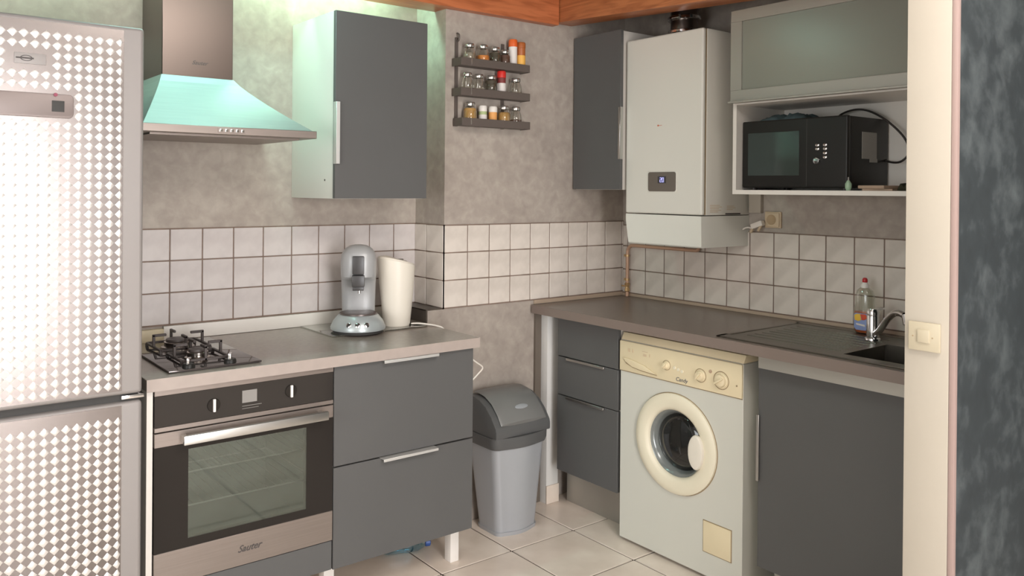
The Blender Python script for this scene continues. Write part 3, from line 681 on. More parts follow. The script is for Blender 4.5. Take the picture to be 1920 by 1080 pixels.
# ---- cabinet under sink
sc_ = thing('sink_cabinet', 'slate grey cupboard door under the sink right of the washing machine', 'cabinet', (0.9, -1.19, 0))
part('carcass', B().box(0.674, 1.2, -0.838, -0.822, 0.125, 0.775).box(0.674, 1.2, -1.545, -1.529, 0.125, 0.775).box(0.674, 1.2, -1.529, -0.838, 0.125, 0.141), 'white_lam', sc_)
dd = part('door', B().box(0.654, 0.673, -1.555, -0.818, 0.125, 0.846, 0.0012, 1), 'cab', sc_)
part('handle', B().box(0.645, 0.664, -0.818, -0.8165, 0.432, 0.668).box(0.643, 0.6465, -0.827, -0.8165, 0.432, 0.668, 0.001, 1), 'alu', dd, 'metal edge handle')
part('plinth_board', B().box(0.72, 0.736, -1.55, -0.845, 0.001, 0.124), 'alu_frame', sc_)
sc_.location = (0.917, -1.171, 0.008)
for o in sc_.children:
    if o.name.startswith('plinth'): o.location = (0, 0, -0.008)

# ================================================================== WALL UNITS, SINK SIDE
uc = thing('wall_cabinet', 'narrow slate grey wall cabinet between the spice rack and the boiler', 'cabinet', (1.05, 0.21, 1.472))
part('carcass', B().box(0.890, 1.230, 0.347, 0.362, 1.472, 2.200).box(0.890, 1.230, 0.066, 0.081, 1.472, 2.200).box(0.890, 1.230, 0.081, 0.347, 1.472, 1.488).box(0.890, 1.230, 0.081, 0.347, 2.184, 2.200).box(1.215, 1.230, 0.081, 0.347, 1.488, 2.184), 'white_lam', uc)
dd = part('door', B().box(0.870, 0.889, 0.058, 0.362, 1.473, 2.203, 0.0012, 1), 'cab', uc)
part('handle', B().box(0.8665, 0.886, 0.0562, 0.0578, 1.612, 1.850).box(0.8655, 0.8695, 0.0562, 0.068, 1.612, 1.850, 0.001, 1), 'alu', dd, 'metal edge handle')

bo = thing('gas_boiler', 'white wall-hung gas boiler with a small grey control display', 'boiler', (1.07, -0.16, 1.231))
BY1, BY0, BX = 0.050, -0.372, 0.90
cs_ = B().box(BX+0.030, XC-0.001, BY0, BY1, 1.367, 2.150, 0.006)
part('case', cs_, 'boiler', bo)
part('front_cover', B().box(BX, BX+0.022, BY0, BY1, 1.368, 2.150, 0.009, 3), 'boiler', bo, 'white front cover')
part('cover_joint', B().box(BX+0.020, BX+0.032, BY0+0.004, BY1-0.004, 1.37, 2.147), 'wm_line', bo)
lwr = B().loft([[(BX+0.001+dx, BY0+0.003, z), (BX+0.001+dx, BY1-0.003-dy, z), (XC-0.001, BY1-0.003-dy, z), (XC-0.001, BY0+0.003, z)] for z, dx, dy in ((1.364, 0.0, 0.0), (1.335, 0.0, 0.0), (1.236, 0.003, 0.013), (1.231, 0.007, 0.016))], True, False)
part('lower_cover', lwr, 'boiler_pl', bo, 'white lower cover')
n = []
for cy, cz, a0 in ((-0.096, 1.541, 0), (-0.228, 1.541, 90), (-0.228, 1.476, 180), (-0.096, 1.476, 270)):
    for k in range(5): a = math.radians(a0+k*22.5); n.append((cy+0.010*math.cos(a), cz+0.010*math.sin(a)))
cpl = part('control_display', B().prism(n, 'x', BX-0.004, BX+0.002, 0.001), 'boiler_disp', bo, 'grey control plate')
part('plate_frame', B().prism([((y+0.162)*1.07-0.162, (z-1.5085)*1.13+1.5085) for y, z in n], 'x', BX-0.002, BX+0.001, 0.001), 'boiler', bo)
part('screen', B().box(BX-0.0055, BX-0.003, -0.186, -0.142, 1.502, 1.532), 'dark_gap', cpl)
part('lit_screen', B().box(BX-0.0062, BX-0.0045, -0.178, -0.152, 1.504, 1.529), 'lcd', cpl, 'blue backlit display')
def digit(y, z, segs):
    q = B(); h, w_ = 0.009, 0.008; t = 0.0012
    S = {'a': (y-w_/2, y+w_/2, z+h-t, z+h+t), 'g': (y-w_/2, y+w_/2, z-t, z+t), 'd': (y-w_/2, y+w_/2, z-h-t, z-h+t),
         'f': (y+w_/2-t, y+w_/2+t, z, z+h), 'b': (y-w_/2-t, y-w_/2+t, z, z+h), 'e': (y+w_/2-t, y+w_/2+t, z-h, z), 'c': (y-w_/2-t, y-w_/2+t, z-h, z)}
    for k in segs: q.box(BX-0.0070, BX-0.0060, *S[k])
    part('digit', q, 'lcd_digit', cpl)
digit(-0.159, 1.5165, 'abged'); digit(-0.171, 1.5165, 'abcdef')
part('badge', B().box(BX-0.0012, BX+0.001, -0.141, -0.134, 1.751, 1.758).box(BX-0.0010, BX+0.001, -0.158, -0.141, 1.7535, 1.7555), 'red', bo, 'small faded red maker mark')
for z, x0_, x1_ in ((1.408, 0.955, 1.02), (1.401, 0.955, 1.035), (1.394, 0.955, 1.015), (1.387, 0.955, 1.03), (1.380, 0.955, 1.01), (1.404, 1.07, 1.12), (1.397, 1.07, 1.13), (1.390, 1.07, 1.11)):
    part('printed_line', B().box(x0_, x1_, BY0-0.0006, BY0+0.001, z, z+0.0025), 'socket', bo)
part('vent_slot', B().box(1.060, 1.165, BY0-0.001, BY0+0.002, 1.3695, 1.3755), 'dark mark', bo)
fl = thing('flue_pipe', 'shiny metal flue pipe with clamps on top of the boiler', 'pipe', (1.08, -0.13, 2.151))
part('pipe', B().cyl((1.08, -0.13, 2.151), (1.08, -0.13, H-0.002), 0.060, seg=32), 'chimney_steel', fl)
for z0, z1, r in ((2.151, 2.166, 0.092), (2.176, 2.192, 0.072), (2.236, 2.254, 0.074), (2.285, 2.298, 0.072)):
    part('clamp', B().lathe((1.08, -0.13, z0), [(0.05, 0), (r-0.003, 0), (r, 0.003), (r, z1-z0-0.003), (r-0.003, z1-z0), (0.05, z1-z0)], seg=36), 'chrome', fl)
part('clamp_screw', B().box(0.998, 1.012, -0.165, -0.125, 2.238, 2.252, 0.002), 'chrome', fl)

mc = thing('wall_cabinet', 'white wall cabinet with a frosted glass flap above an open microwave niche', 'cabinet', (1.06, -0.9, 1.458))
MY1, MY0 = -0.527, -1.327
part('carcass', B().box(0.890, 1.234, MY1-0.016, MY1, 1.458, 2.185).box(0.890, 1.234, MY0, MY0+0.016, 1.458, 2.185).box(1.222, 1.234, MY0+0.016, MY1-0.016, 1.474, 2.185).box(0.890, 1.222, MY0+0.016, MY1-0.016, 1.812, 1.828).box(0.890, 1.222, MY0+0.016, MY1-0.016, 2.169, 2.185), 'white_lam', mc)
part('shelf', B().box(0.888, 1.222, MY0+0.016, MY1-0.016, 1.458, 1.475), 'white_lam', mc)
ffy1, ffy0, ffz0, ffz1 = MY1-0.002, MY0+0.002, 1.822, 2.183
fp = B()
fp.box(0.868, 0.888, ffy0, ffy1, ffz0, ffz0+0.046, 0.001, 1).box(0.868, 0.888, ffy0, ffy1, ffz1-0.046, ffz1, 0.001, 1)
fp.box(0.868, 0.888, ffy1-0.050, ffy1, ffz0+0.046, ffz1-0.046).box(0.868, 0.888, ffy0, ffy0+0.050, ffz0+0.046, ffz1-0.046)
fd = part('flap_door', fp, 'alu_frame', mc, 'aluminium framed flap')
part('frosted_pane', B().box(0.874, 0.880, ffy0+0.050, ffy1-0.050, ffz0+0.046, ffz1-0.046), 'frost', fd, 'grey frosted glass')
part('grip_rail', B().box(0.850, 0.870, ffy0, ffy1, ffz0-0.006, ffz0+0.002, 0.001, 1), 'alu_frame', fd)

mw = thing('microwave', 'black microwave oven in the open niche of the wall cabinet', 'microwave', (1.06, -0.76, 1.475))
a0, a1, z0, z1 = -0.982, -0.548, 1.486, 1.744
part('body', B().box(0.945, 1.212, a0, a1, z0, z1, 0.004), 'black', mw)
part('front_frame', B().box(0.922, 0.944, a0, a1, z0-0.002, z1+0.002, 0.007, 3), 'black', mw)
part('door_window', B().box(0.9205, 0.9235, -0.795, -0.575, z0+0.045, z1-0.045, 0.001, 1), 'micro window', mw, 'dark reflective door window')
part('door_gap', B().box(0.9212, 0.924, -0.826, -0.824, z0+0.004, z1-0.004), 'dark_gap', mw)
for y, z in ((-0.868, 1.642), (-0.868, 1.628), (-0.898, 1.642), (-0.898, 1.628), (-0.898, 1.612), (-0.898, 1.597)):
    part('button', B().lathe((0.922, y, z), [(0.0062, 0), (0.006, 0.003), (0.003, 0.005), (0, 0.005)], (-1, 0, 0), 14, 1.3, 0.9), 'chrome', mw)
part('dial', B().lathe((0.922, -0.868, 1.584), [(0.014, 0), (0.013, 0.008), (0.011, 0.012), (0, 0.013)], (-1, 0, 0), 24), 'chrome', mw, 'silver dial')
part('rating_label', B().box(1.02, 1.125, a0-0.0012, a0+0.002, 1.592, 1.690), 'grey label', mw, 'grey label')
part('rating_label', B().box(1.075, 1.13, a0-0.0014, a0+0.002, 1.580, 1.594), 'grey label', mw, 'grey label')
for x, y in ((0.96, a0+0.03), (0.96, a1-0.03), (1.19, a0+0.03), (1.19, a1-0.03)): part('foot', B().cyl((x, y, 1.4752), (x, y, z0+0.001), 0.012, seg=12), 'black_matt', mw)
cd = part('power_cord', B().tube([(1.205, -0.80, 1.73), (1.19, -0.80, 1.768), (1.17, -0.87, 1.787), (1.17, -0.93, 1.778), (1.17, -1.0, 1.735), (1.175, -1.06, 1.67), (1.175, -1.075, 1.615), (1.175, -1.045, 1.583), (1.19, -0.995, 1.585), (1.2, -0.972, 1.60)], 0.004, 8), 'black_cord', mw)
# crumpled bag on the microwave
def crumple(x0, x1, y0, y1, z0_, h, seed, nx=14, ny=18):
    rnd = random.Random(seed); b = B(); t = bmesh.new(); g = []
    for i in range(nx):
        row = []
        for j in range(ny):
            u, v = i/(nx-1), j/(ny-1); e = min(1, 4*min(u, 1-u, v, 1-v)+0.02)
            row.append(t.verts.new((x0+(x1-x0)*u+rnd.uniform(-.004, .004)*e, y0+(y1-y0)*v+rnd.uniform(-.004, .004)*e, z0_+(h*e**0.7)*rnd.uniform(0.45, 1.0) if e > 0.03 else z0_)))
        g.append(row)
    for i in range(nx-1):
        for j in range(ny-1): t.faces.new((g[i][j], g[i][j+1], g[i+1][j+1], g[i+1][j]))
    bmesh.ops.solidify(t, geom=list(t.faces), thickness=-0.0008)
    return b._add(t, True)
single('plastic_bag', crumple(0.97, 1.15, -0.79, -0.575, 1.7465, 0.034, 3), 'bag', 'crumpled bluish plastic bag lying on top of the microwave', 'bag', base=(1.06, -0.68, 1.7462))
gb = thing('small_bottle', 'tiny pale green bottle in front of the microwave corner', 'bottle', (0.905, -0.995, 1.475))
part('bottle_body', B().lathe((0.905, -0.995, 1.4752), [(0, 0), (0.007, 0), (0.011, 0.010), (0.011, 0.024), (0.004, 0.036), (0, 0.036)], seg=16), 'green plastic', gb)
part('nozzle', B().lathe((0.905, -0.995, 1.511), [(0.003, 0), (0.002, 0.012), (0, 0.012)], seg=10), 'grey label', gb)
single('paper_pile', B().box(0.93, 1.09, -1.125, -1.025, 1.4752, 1.482, 0.001, rot=((1.0, -1.07, 1.478), 'Z', 0.12)).box(0.925, 1.07, -1.118, -1.022, 1.4825, 1.494, 0.002, rot=((1.0, -1.07, 1.49), 'Z', -0.08)), 'magazine', 'small pile of papers on the niche shelf beside the microwave', 'papers', base=(1.0, -1.07, 1.4752))
single('cloth_bundle', crumple(0.93, 1.12, -1.285, -1.142, 1.4758, 0.05, 9, 12, 12), 'olive cloth', 'dark olive crumpled bundle at the right end of the niche shelf', 'cloth', base=(1.02, -1.2, 1.4755))

# trunking, socket and plug
single('cable_trunking', B().box(1.212, XC-0.001, -0.440, -0.382, 1.376, 1.457, 0.002), 'trunking', 'grey cable trunking on the wall between boiler and socket', 'trunking', base=(1.23, -0.41, 1.376))
so = thing('wall_socket', 'square beige wall socket right of the boiler', 'socket', (XC, -0.49, 1.348))
part('plate', B().box(XC-0.012, XC-0.0005, -0.529, -0.453, 1.314, 1.383, 0.003), 'socket', so)
part('rim', B().box(XC-0.018, XC-0.011, -0.524, -0.458, 1.319, 1.378, 0.003), 'socket', so)
part('socket_well', B().lathe((XC-0.0182, -0.489, 1.349), [(0.022, 0.001), (0.020, 0.0012), (0.018, 0.0006), (0, 0.0004)], (-1, 0, 0), 28), 'socket_d', so)
pg = thing('plug', 'beige two-way plug adaptor with a lead beside the wall socket', 'plug', (1.2, -0.43, 1.32))
part('adaptor', B().box(1.190, 1.216, -0.462, -0.405, 1.313, 1.336, 0.004, rot=((1.2, -0.43, 1.325), 'X', -0.35)), 'cord', pg)
for y, z in ((-0.41, 1.308), (-0.448, 1.316)): part('prong', B().box(1.195, 1.205, y-0.005, y+0.005, z-0.020, z+0.008, 0.002, rot=((1.2, y, z), 'X', 0.5)), 'socket', pg)
part('lead', B().tube([(1.2, -0.405, 1.31), (1.195, -0.385, 1.312), (1.19, -0.36, 1.300), (1.19, -0.33, 1.29)], 0.004, 8), 'cord', pg)

# copper pipe in the corner
pp = thing('copper_pipe', 'painted copper pipe with a brass valve in the corner under the boiler', 'pipe', (1.205, 0.31, 0.934))
part('pipe', B().tube([(1.205, 0.312, 0.935), (1.205, 0.312, 1.02), (1.205, 0.312, 1.12), (1.205, 0.310, 1.165), (1.205, 0.296, 1.186), (1.205, 0.270, 1.193), (1.205, 0.15, 1.193), (1.205, 0.0, 1.193), (1.205, -0.10, 1.193), (1.20, -0.125, 1.20), (1.195, -0.13, 1.235)], 0.0085, 12), 'copper', pp)
vb = part('valve', B().lathe((1.205, 0.312, 0.958), [(0.009, 0), (0.013, 0.004), (0.013, 0.014), (0.010, 0.020), (0.010, 0.028), (0.013, 0.032), (0.013, 0.042), (0.009, 0.045)], seg=8), 'brass', pp, 'brass valve')
part('valve_tap', B().box(1.182, 1.190, 0.296, 0.330, 0.984, 0.992, 0.002).cyl((1.19, 0.312, 0.988), (1.205, 0.312, 0.988), 0.004, seg=8), 'brass', vb)
for z in (1.14, 1.02): part('pipe_clip', B().box(1.198, 1.232, 0.322, 0.328, z-0.006, z+0.006).lathe((1.205, 0.312, z-0.005), [(0.0095, 0), (0.0112, 0), (0.0112, 0.01), (0.0095, 0.01)], seg=16), 'brass', pp)

# light switch on the wall end
sw = thing('light_switch', 'ivory light switch on the cream wall end', 'switch', (0.15, -1.596, 1.126))
part('plate', B().box(0.141, 0.1498, -1.632, -1.561, 1.092, 1.160, 0.002), 'switch', sw)
part('rocker', B().prism([(-1.583, 1.112), (-1.583, 1.143), (-1.610, 1.143), (-1.610, 1.112)], 'x', 0.1375, 0.142, 0.0012), 'switch', sw)
for y in (-1.5715, -1.6165): part('screw', B().lathe((0.141, y, 1.1255), [(0, 0.0006), (0.0018, 0.0006), (0.0018, 0)], (-1, 0, 0), 10), 'wm_line', sw)

# ================================================================== SPICE RACK AND JARS
sr = thing('spice_rack', 'dark three-tier spice rack on the wall between the cabinets', 'shelf', (0.34, 0.34, 1.75))
tiers = [(0.148, 0.534, 2.018), (0.148, 0.536, 1.889), (0.155, 0.538, 1.760)]
for x in (0.172, 0.430):
    part('upright', B().box(x-0.008, x+0.008, 0.365, 0.3715, 1.742, 2.128, 0.001, 1), 'rack', sr)
part('hook', B().tube([(0.172, 0.362, 2.110), (0.172, 0.350, 2.118), (0.172, 0.350, 2.138), (0.172, 0.364, 2.146)], 0.004, 8), 'rack', sr)
for x0_, x1_, z in tiers:
    rl_ = B().box(x0_, x1_, 0.298, 0.302, z-0.018, z+0.016, 0.001, 1).box(x0_, x0_+0.004, 0.302, 0.366, z-0.018, z+0.016).box(x1_-0.004, x1_, 0.302, 0.366, z-0.018, z+0.016)
    tr = part('rail', rl_, 'rack', sr)
    part('shelf_board', B().box(x0_+0.004, x1_-0.004, 0.302, 0.365, z-0.016, z-0.012), 'rack', tr)
    part('rail_clip', B().box(0.201, 0.205, 0.2965, 0.2982, z-0.012, z+0.014), 'lid_metal', tr, 'shiny rail clip')
def jar(x, z, r, h, content, fill, label, cat='jar', lid='lid_metal'):
    t = thing('spice_jar', label, cat, (x, 0.3335, z), 'jars on the spice rack')
    y = 0.3335
    part('glass', B().lathe((x, y, z), [(0, 0.0), (r*0.80, 0.0), (r*0.97, h*0.12), (r, h*0.35), (r*0.93, h*0.62), (r*0.70, h*0.78), (r*0.66, h*0.84)], seg=24), 'glass', t)
    if fill > 0: part('contents', B().lathe((x, y, z), [(0, 0.002), (r*0.76, 0.002), (r*0.92, h*0.12), (r*0.95, h*0.35), (r*0.93, min(h*0.62, h*fill)), (r*0.80 if fill > 0.6 else r*0.93, h*fill), (0, h*fill)], seg=24), content, t)
    part('lid', B().lathe((x, y, z+h*0.82), [(r*0.70, 0), (r*0.74, 0.003), (r*0.74, h*0.13), (r*0.66, h*0.17), (0, h*0.18)], seg=24), lid, t)
def tub(x, z, r, h, body, lid, label, band=None, lh=0.25):
    t = thing('spice_bottle', label, 'jar', (x, 0.3335, z), 'jars on the spice rack')
    part('bottle_body', B().lathe((x, 0.3335, z), [(0, 0), (r, 0), (r, h*(1-lh)), (r*0.85, h*(1-lh)+0.003), (0, h*(1-lh)+0.003)], seg=20), body, t)
    if band: part('label_band', B().lathe((x, 0.3335, z+h*0.12), [(r*1.01, 0), (r*1.03, 0.001), (r*1.03, h*0.42), (r*1.01, h*0.42+0.001)], seg=20), band, t)
    part('lid', B().lathe((x, 0.3335, z+h*(1-lh)), [(r*0.9, 0), (r*1.05, 0.002), (r*1.05, h*lh*0.8), (r*0.9, h*lh), (0, h*lh)], seg=20), lid, t)
zt = 2.0065
jar(0.216, zt, 0.030, 0.096, 'grey leaves', 0.55, 'round glass jar of grey leaves, far left on the top tier of the rack')
jar(0.290, zt, 0.031, 0.098, 'orange spice', 0.50, 'round glass jar of bright orange spice on the top tier of the rack')
jar(0.357, zt, 0.029, 0.095, 'dark herbs', 0.72, 'round glass jar of dark herbs, third on the top tier of the rack')
jar(0.414, zt, 0.027, 0.088, 'brown spice', 0.72, 'small round glass jar of brown spice before the orange-capped bottle, top tier')
tub(0.4615, zt, 0.0195, 0.140, 'white label', 'orange lid', 'white spice bottle with a bright orange cap on the top tier', None, 0.24)
tub(0.508, zt, 0.021, 0.132, 'brown cap', 'brown cap', 'orange spice bottle with a yellow label, right end of the top tier', 'yellow label', 0.2)
zt = 1.8775
jar(0.205, zt, 0.029, 0.098, 'grey leaves', 0.25, 'nearly empty clear jar, far left on the middle tier')
jar(0.268, zt, 0.029, 0.096, 'grey leaves', 0.30, 'clear glass jar second from left on the middle tier')
jar(0.337, zt, 0.031, 0.096, 'dark herbs', 0.76, 'glass jar of dark herbs left of the red-capped bottle, middle tier')
tub(0.396, zt, 0.0195, 0.121, 'dark red spice', 'red lid', 'spice bottle with a white label and red cap on the middle tier', 'white label', 0.26)
jar(0.478, zt, 0.031, 0.096, 'grey leaves', 0.12, 'empty clear round jar, right end of the middle tier')
zt = 1.7485
jar(0.222, zt, 0.0305, 0.100, 'ochre spice', 0.72, 'large round jar of ochre spice, far left on the bottom tier')
tub(0.292, zt, 0.0185, 0.088, 'green label', 'white lid', 'small spice pot with green label and white lid, bottom tier', 'white label', 0.3)
tub(0.348, zt, 0.0195, 0.088, 'orange label', 'white lid', 'small spice pot with orange label and white lid, bottom tier', None, 0.3)
jar(0.411, zt, 0.031, 0.096, 'ochre spice', 0.68, 'round jar of ochre spice beside the orange-labelled pot, bottom tier')
jar(0.480, zt, 0.029, 0.096, 'brown spice', 0.38, 'round jar less than half full of brown spice, right end of bottom tier')

# ================================================================== ON THE HOB WORKTOP
single('glass_board', B().prism([(-0.455, 0.292), (-0.025, 0.292), (-0.025, 0.575), (-0.455, 0.575)], 'z', 0.8985, 0.9035, 0.001), 'board', 'clear glass worktop board under the coffee machine and kettle', 'board', base=(-0.24, 0.43, 0.8985))
cm = thing('coffee_machine', 'tall silver grey pod coffee machine on the glass board', 'coffee machine', (-0.322, 0.3335, 0.904), rotz=-0.52)
# local frame: front is -y
def ell(rx, ry, z, dy=0.0, n_=36, flat_back=None):
    out = []
    for i in range(n_):
        a = 2*PI*i/n_; y = ry*math.sin(a)+dy
        if flat_back is not None: y = min(y, flat_back)
        out.append((rx*math.cos(a), y, z))
    return out
part('foot_ring', B().loft([ell(0.098, 0.098, 0.0), ell(0.100, 0.100, 0.012)]), 'dark_gap', cm, local=True)
part('base', B().loft([ell(0.108, 0.108, 0.012), ell(0.109, 0.109, 0.020), ell(0.098, 0.098, 0.045), ell(0.080, 0.082, 0.066), ell(0.074, 0.076, 0.070)]), 'coffee_base', cm, 'pale silver sloping base', local=True)
part('drip_tray', B().loft([ell(0.073, 0.070, 0.0702, -0.004), ell(0.073, 0.070, 0.076, -0.004), ell(0.066, 0.064, 0.078, -0.004)]), 'tray', cm, local=True)
def colring(z, w_, yb, yf, sq=2.6):
    out = []; n_ = 36
    for i in range(n_):
        a = 2*PI*i/n_; ca_, sa_ = math.cos(a), math.sin(a)
        out.append((w_*math.copysign(abs(ca_)**(2/sq), ca_), (yb+yf)/2+(yb-yf)/2*math.copysign(abs(sa_)**(2/sq), sa_), z))
    return out
part('column', B().loft([colring(0.068, 0.066, 0.105, 0.040), colring(0.12, 0.067, 0.105, 0.038), colring(0.19, 0.069, 0.105, 0.030), colring(0.215, 0.070, 0.105, 0.015)]), 'coffee', cm, local=True)
part('head', B().loft([colring(0.205, 0.068, 0.106, -0.015), colring(0.215, 0.0705, 0.107, -0.028), colring(0.27, 0.071, 0.106, -0.034), colring(0.305, 0.067, 0.100, -0.030), colring(0.325, 0.054, 0.088, -0.018), colring(0.337, 0.035, 0.070, 0.0), colring(0.341, 0.015, 0.05, 0.018)]), 'coffee', cm, 'rounded head', local=True)
hdm = part('brew_lever', B().box(-0.023, 0.023, -0.050, -0.020, 0.228, 0.300, 0.005), 'coffee_dark', cm, local=True)
sp = part('spout', B().box(-0.025, 0.025, -0.056, 0.020, 0.180, 0.226, 0.006).box(-0.022, 0.022, -0.050, 0.010, 0.166, 0.182, 0.003), 'coffee_dark', cm, local=True)
part('spout_tip', B().cyl((0.004, -0.040, 0.155), (0.004, -0.040, 0.170), 0.006, seg=12), 'chrome', sp, local=True)
for x in (-0.034, 0.0, 0.034):
    y = -math.sqrt(max(0.0, 0.101**2-x*x))
    nrm = Vector((x, y, 0)).normalized()*0.86 + Vector((0, 0, 0.5)); nrm.normalize()
    o_ = Vector((x, y, 0.039))
    k = part('button', B().lathe(o_, [(0.0100, -0.004), (0.0098, 0.002), (0.0070, 0.0035), (0, 0.003)], tuple(nrm), 18), 'chrome', cm, local=True)
    part('button_centre', B().lathe(o_+nrm*0.0028, [(0.0055, 0), (0.005, 0.001), (0, 0.0012)], tuple(nrm), 14), 'coffee_dark', k, local=True)

kt = thing('electric_kettle', 'tall ivory plastic kettle beside the coffee machine', 'kettle', (-0.118, 0.375, 0.904))
kb = []
for z, r, dx in ((0.904, 0.053, 0), (0.912, 0.057, 0), (0.98, 0.064, 0), (1.06, 0.072, -0.001), (1.13, 0.078, -0.003), (1.165, 0.080, -0.005)):
    ring_ = []
    for i in range(36):
        a = 2*PI*i/36; x = -0.118+dx+r*math.cos(a); y = 0.375+r*0.92*math.sin(a)
        top = (z-0.904)/0.261; ring_.append((x, y, z + (0.018*(-(x+0.118)/0.08) if z > 1.15 else 0)))
    kb.append(ring_)
part('body', B().loft(kb), 'kettle', kt)
part('lid', B().loft([[(x*1.0, y, z+0.0) for x, y, z in kb[-1]], [((x+0.13)*0.93-0.13, (y-0.375)*0.93+0.375, z+0.008) for x, y, z in kb[-1]], [((x+0.13)*0.6-0.13, (y-0.375)*0.6+0.375, z+0.011) for x, y, z in kb[-1]]]), 'kettle', kt)
part('lid_grip', B().loft([[(-0.115+0.034*math.cos(2*PI*i/24), 0.36+0.020*math.sin(2*PI*i/24), zz-0.2*(0.034*math.cos(2*PI*i/24))) for i in range(24)] for zz in (1.166, 1.1765)]), 'kettle_h', kt)
part('grip_tab', B().box(-0.135, -0.10, 0.352, 0.370, 1.174, 1.180, 0.002), 'lid_metal', kt)
part('handle', B().tube([(-0.062, 0.400, 1.135), (-0.042, 0.404, 1.138), (-0.030, 0.406, 1.12), (-0.032, 0.406, 1.05), (-0.042, 0.404, 0.98), (-0.060, 0.400, 0.955)], 0.009, 10), 'kettle_h', kt)
part('heel', B().lathe((-0.118, 0.375, 0.9036), [(0.055, 0), (0.060, 0.0)], seg=20), 'dark_gap', kt) if False else None
part('power_cord', B().tube([(-0.065, 0.345, 0.909), (-0.045, 0.325, 0.911), (-0.010, 0.300, 0.907), (0.012, 0.27, 0.903), (0.030, 0.25, 0.893), (0.060, 0.24, 0.85), (0.12, 0.235, 0.79), (0.185, 0.23, 0.740), (0.222, 0.23, 0.712), (0.20, 0.23, 0.688), (0.15, 0.23, 0.655), (0.06, 0.25, 0.60), (0.02, 0.30, 0.50)], 0.0035, 8), 'cord', kt)

# ================================================================== SOAP BOTTLE
sb = thing('dish_soap', 'clear bottle of orange washing-up liquid with a red cap by the tap', 'bottle', (1.150, -0.931, 0.939))
def sring(z, w_, d_): return [(1.150+d_*math.cos(2*PI*i/28), -0.931+w_*math.sin(2*PI*i/28), z) for i in range(28)]
part('bottle_body', B().loft([sring(z, w_, d_) for z, w_, d_ in ((0.938, 0.034, 0.020), (0.944, 0.039, 0.024), (0.98, 0.042, 0.026), (1.02, 0.040, 0.026), (1.05, 0.035, 0.025), (1.08, 0.036, 0.025), (1.098, 0.030, 0.022), (1.110, 0.015, 0.014))]), 'clear_plastic', sb, 'clear plastic body')
part('liquid', B().loft([sring(z, w_, d_) for z, w_, d_ in ((0.9395, 0.031, 0.018), (0.946, 0.037, 0.022), (0.98, 0.040, 0.0245), (1.018, 0.038, 0.024))]), 'orange soap', sb, 'orange liquid')
def patch(name, pts, x, mt_, lab): part(name, B().prism(pts, 'x', x, x+0.003, 0.0005), mt_, sb, lab)
patch('label', [(-0.957, 0.958), (-0.950, 0.951), (-0.914, 0.951), (-0.906, 0.960), (-0.906, 1.008), (-0.912, 1.014), (-0.952, 1.014), (-0.957, 1.008)], 1.1195, 'blue label', 'blue label')
patch('label_print', [(-0.934, 0.989), (-0.922, 0.984), (-0.909, 0.988), (-0.908, 1.006), (-0.916, 1.011), (-0.930, 1.012)], 1.1175, 'yellow patch', 'yellow print')
patch('label_print', [(-0.955, 0.996), (-0.945, 0.990), (-0.936, 0.990), (-0.932, 1.011), (-0.950, 1.012), (-0.955, 1.006)], 1.1175, 'red patch', 'red print')
patch('label_print', [(-0.950, 0.966), (-0.916, 0.970), (-0.914, 0.976), (-0.948, 0.973)], 1.1175, 'white label', 'white print')
part('collar', B().lathe((1.150, -0.931, 1.108), [(0.015, 0), (0.015, 0.010), (0.010, 0.018), (0.008, 0.022), (0, 0.022)], seg=20), 'white lid', sb)
part('cap', B().lathe((1.150, -0.931, 1.128), [(0.008, 0), (0.0095, 0.003), (0.0095, 0.012), (0.006, 0.018), (0, 0.019)], seg=18), 'red cap', sb, 'red cap')

# ================================================================== WASTE BIN
bn = thing('waste_bin', 'silver grey plastic waste bin with an anthracite swing lid', 'bin', (0.37, 0.225, 0))
def rr(x0_, x1_, y0_, y1_, z, r, bow=0.0, n_=5):
    out = []
    for cx, cy, a0_ in ((x1_-r, y1_-r, 0), (x0_+r, y1_-r, 90), (x0_+r, y0_+r, 180), (x1_-r, y0_+r, 270)):
        for k in range(n_+1):
            a = math.radians(a0_+90*k/n_); out.append([cx+r*math.cos(a), cy+r*math.sin(a), z])
    # add a bowed front
    res = []
    m_ = (x0_+x1_)/2
    idx_f = 3*(n_+1)
    for i_, p in enumerate(out):
        if i_ == idx_f:
            for k in range(1, 8):
                u = k/8; xx = x0_+r+(x1_-x0_-2*r)*u; res.append((xx, y0_-bow*math.sin(PI*u), z))
        res.append(tuple(p))
    return res
def binring(z, r=0.035, grow=0.0):
    u = z/0.40
    return rr(0.262-0.036*u-grow, 0.478+0.034*u+grow, 0.160-0.018*u-grow, 0.315+0.035*u+grow if 0.315+0.035*u+grow < 0.362 else 0.362, z, r, 0.018)
part('bin_body', B().loft([binring(0.0, 0.03), binring(0.02), binring(0.2), binring(0.398)]), 'bin', bn, 'silver grey tapered body')
part('bin_foot', B().loft([binring(0.0, 0.03, 0.002), binring(0.016, 0.03, 0.003)]), 'bin', bn)
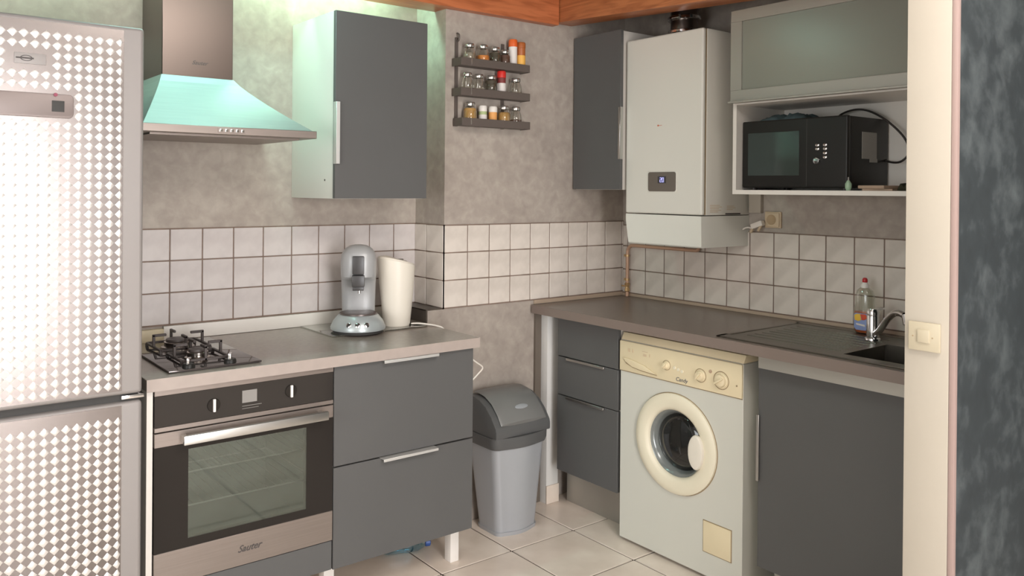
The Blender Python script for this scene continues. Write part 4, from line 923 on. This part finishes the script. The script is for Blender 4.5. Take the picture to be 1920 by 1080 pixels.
part('lid_collar', B().loft([binring(0.375, 0.035, 0.006), binring(0.392, 0.036, 0.010), binring(0.425, 0.036, 0.009)]), 'bin_lid', bn, 'anthracite collar')
yf, yk = 0.128, 0.362; xl, xr_ = 0.218, 0.522
sec = [(yf, 0.424), (yf, 0.455), (yf+0.004, 0.470), (yf+0.035, 0.512), (yf+0.075, 0.548), (yf+0.12, 0.570), (yf+0.165, 0.578), (yk-0.015, 0.572), (yk, 0.545), (yk, 0.424)]
part('lid_hood', B().prism(sec, 'x', xl, xr_, 0.010), 'bin_lid', bn, 'anthracite domed hood')
fs = [(yf+0.004, 0.478), (yf+0.030, 0.516), (yf+0.072, 0.557), (yf+0.12, 0.580), (yf+0.165, 0.587), (yf+0.2, 0.583)]
fl_, fr_ = xl+0.030, xr_-0.022
flp = B(); flp.loft([[(fl_, y, z), (fl_+0.012, y-0.003, z+0.006), ((fl_+fr_)/2, y-0.005, z+0.010), (fr_-0.012, y-0.003, z+0.006), (fr_, y, z), ((fl_+fr_)/2, y+0.004, z-0.01)] for y, z in fs])
fp_ = part('swing_flap', flp, 'bin_flap', bn, 'swing flap')
part('finger_recess', B().lathe((0.385, 0.1640, 0.5370), [(0, 0.002), (0.6, 0.003), (1.0, 0.001), (1.05, -0.002)], (0, -0.62, 0.78), 24, 0.034, 0.011), 'bin', fp_, 'pale finger recess')

# ================================================================== UNDER THE CABINET
wb_ = thing('water_bottle', 'pale blue plastic bottle lying under the drawer cabinet', 'bottle', (-0.09, 0.25, 0))
part('bottle_body', B().lathe((-0.22, 0.30, 0.034), [(0, 0), (0.028, 0.004), (0.032, 0.02), (0.030, 0.06), (0.032, 0.10), (0.030, 0.14), (0.020, 0.165), (0.012, 0.175), (0, 0.176)], (0.93, -0.33, 0), 24), 'blue_bottle', wb_)
part('cap', B().lathe((-0.057, 0.242, 0.034), [(0, 0), (0.016, 0), (0.017, 0.003), (0.017, 0.018), (0.014, 0.021), (0, 0.021)], (0.93, -0.33, 0), 20), 'blue plastic', wb_, 'dark blue cap')
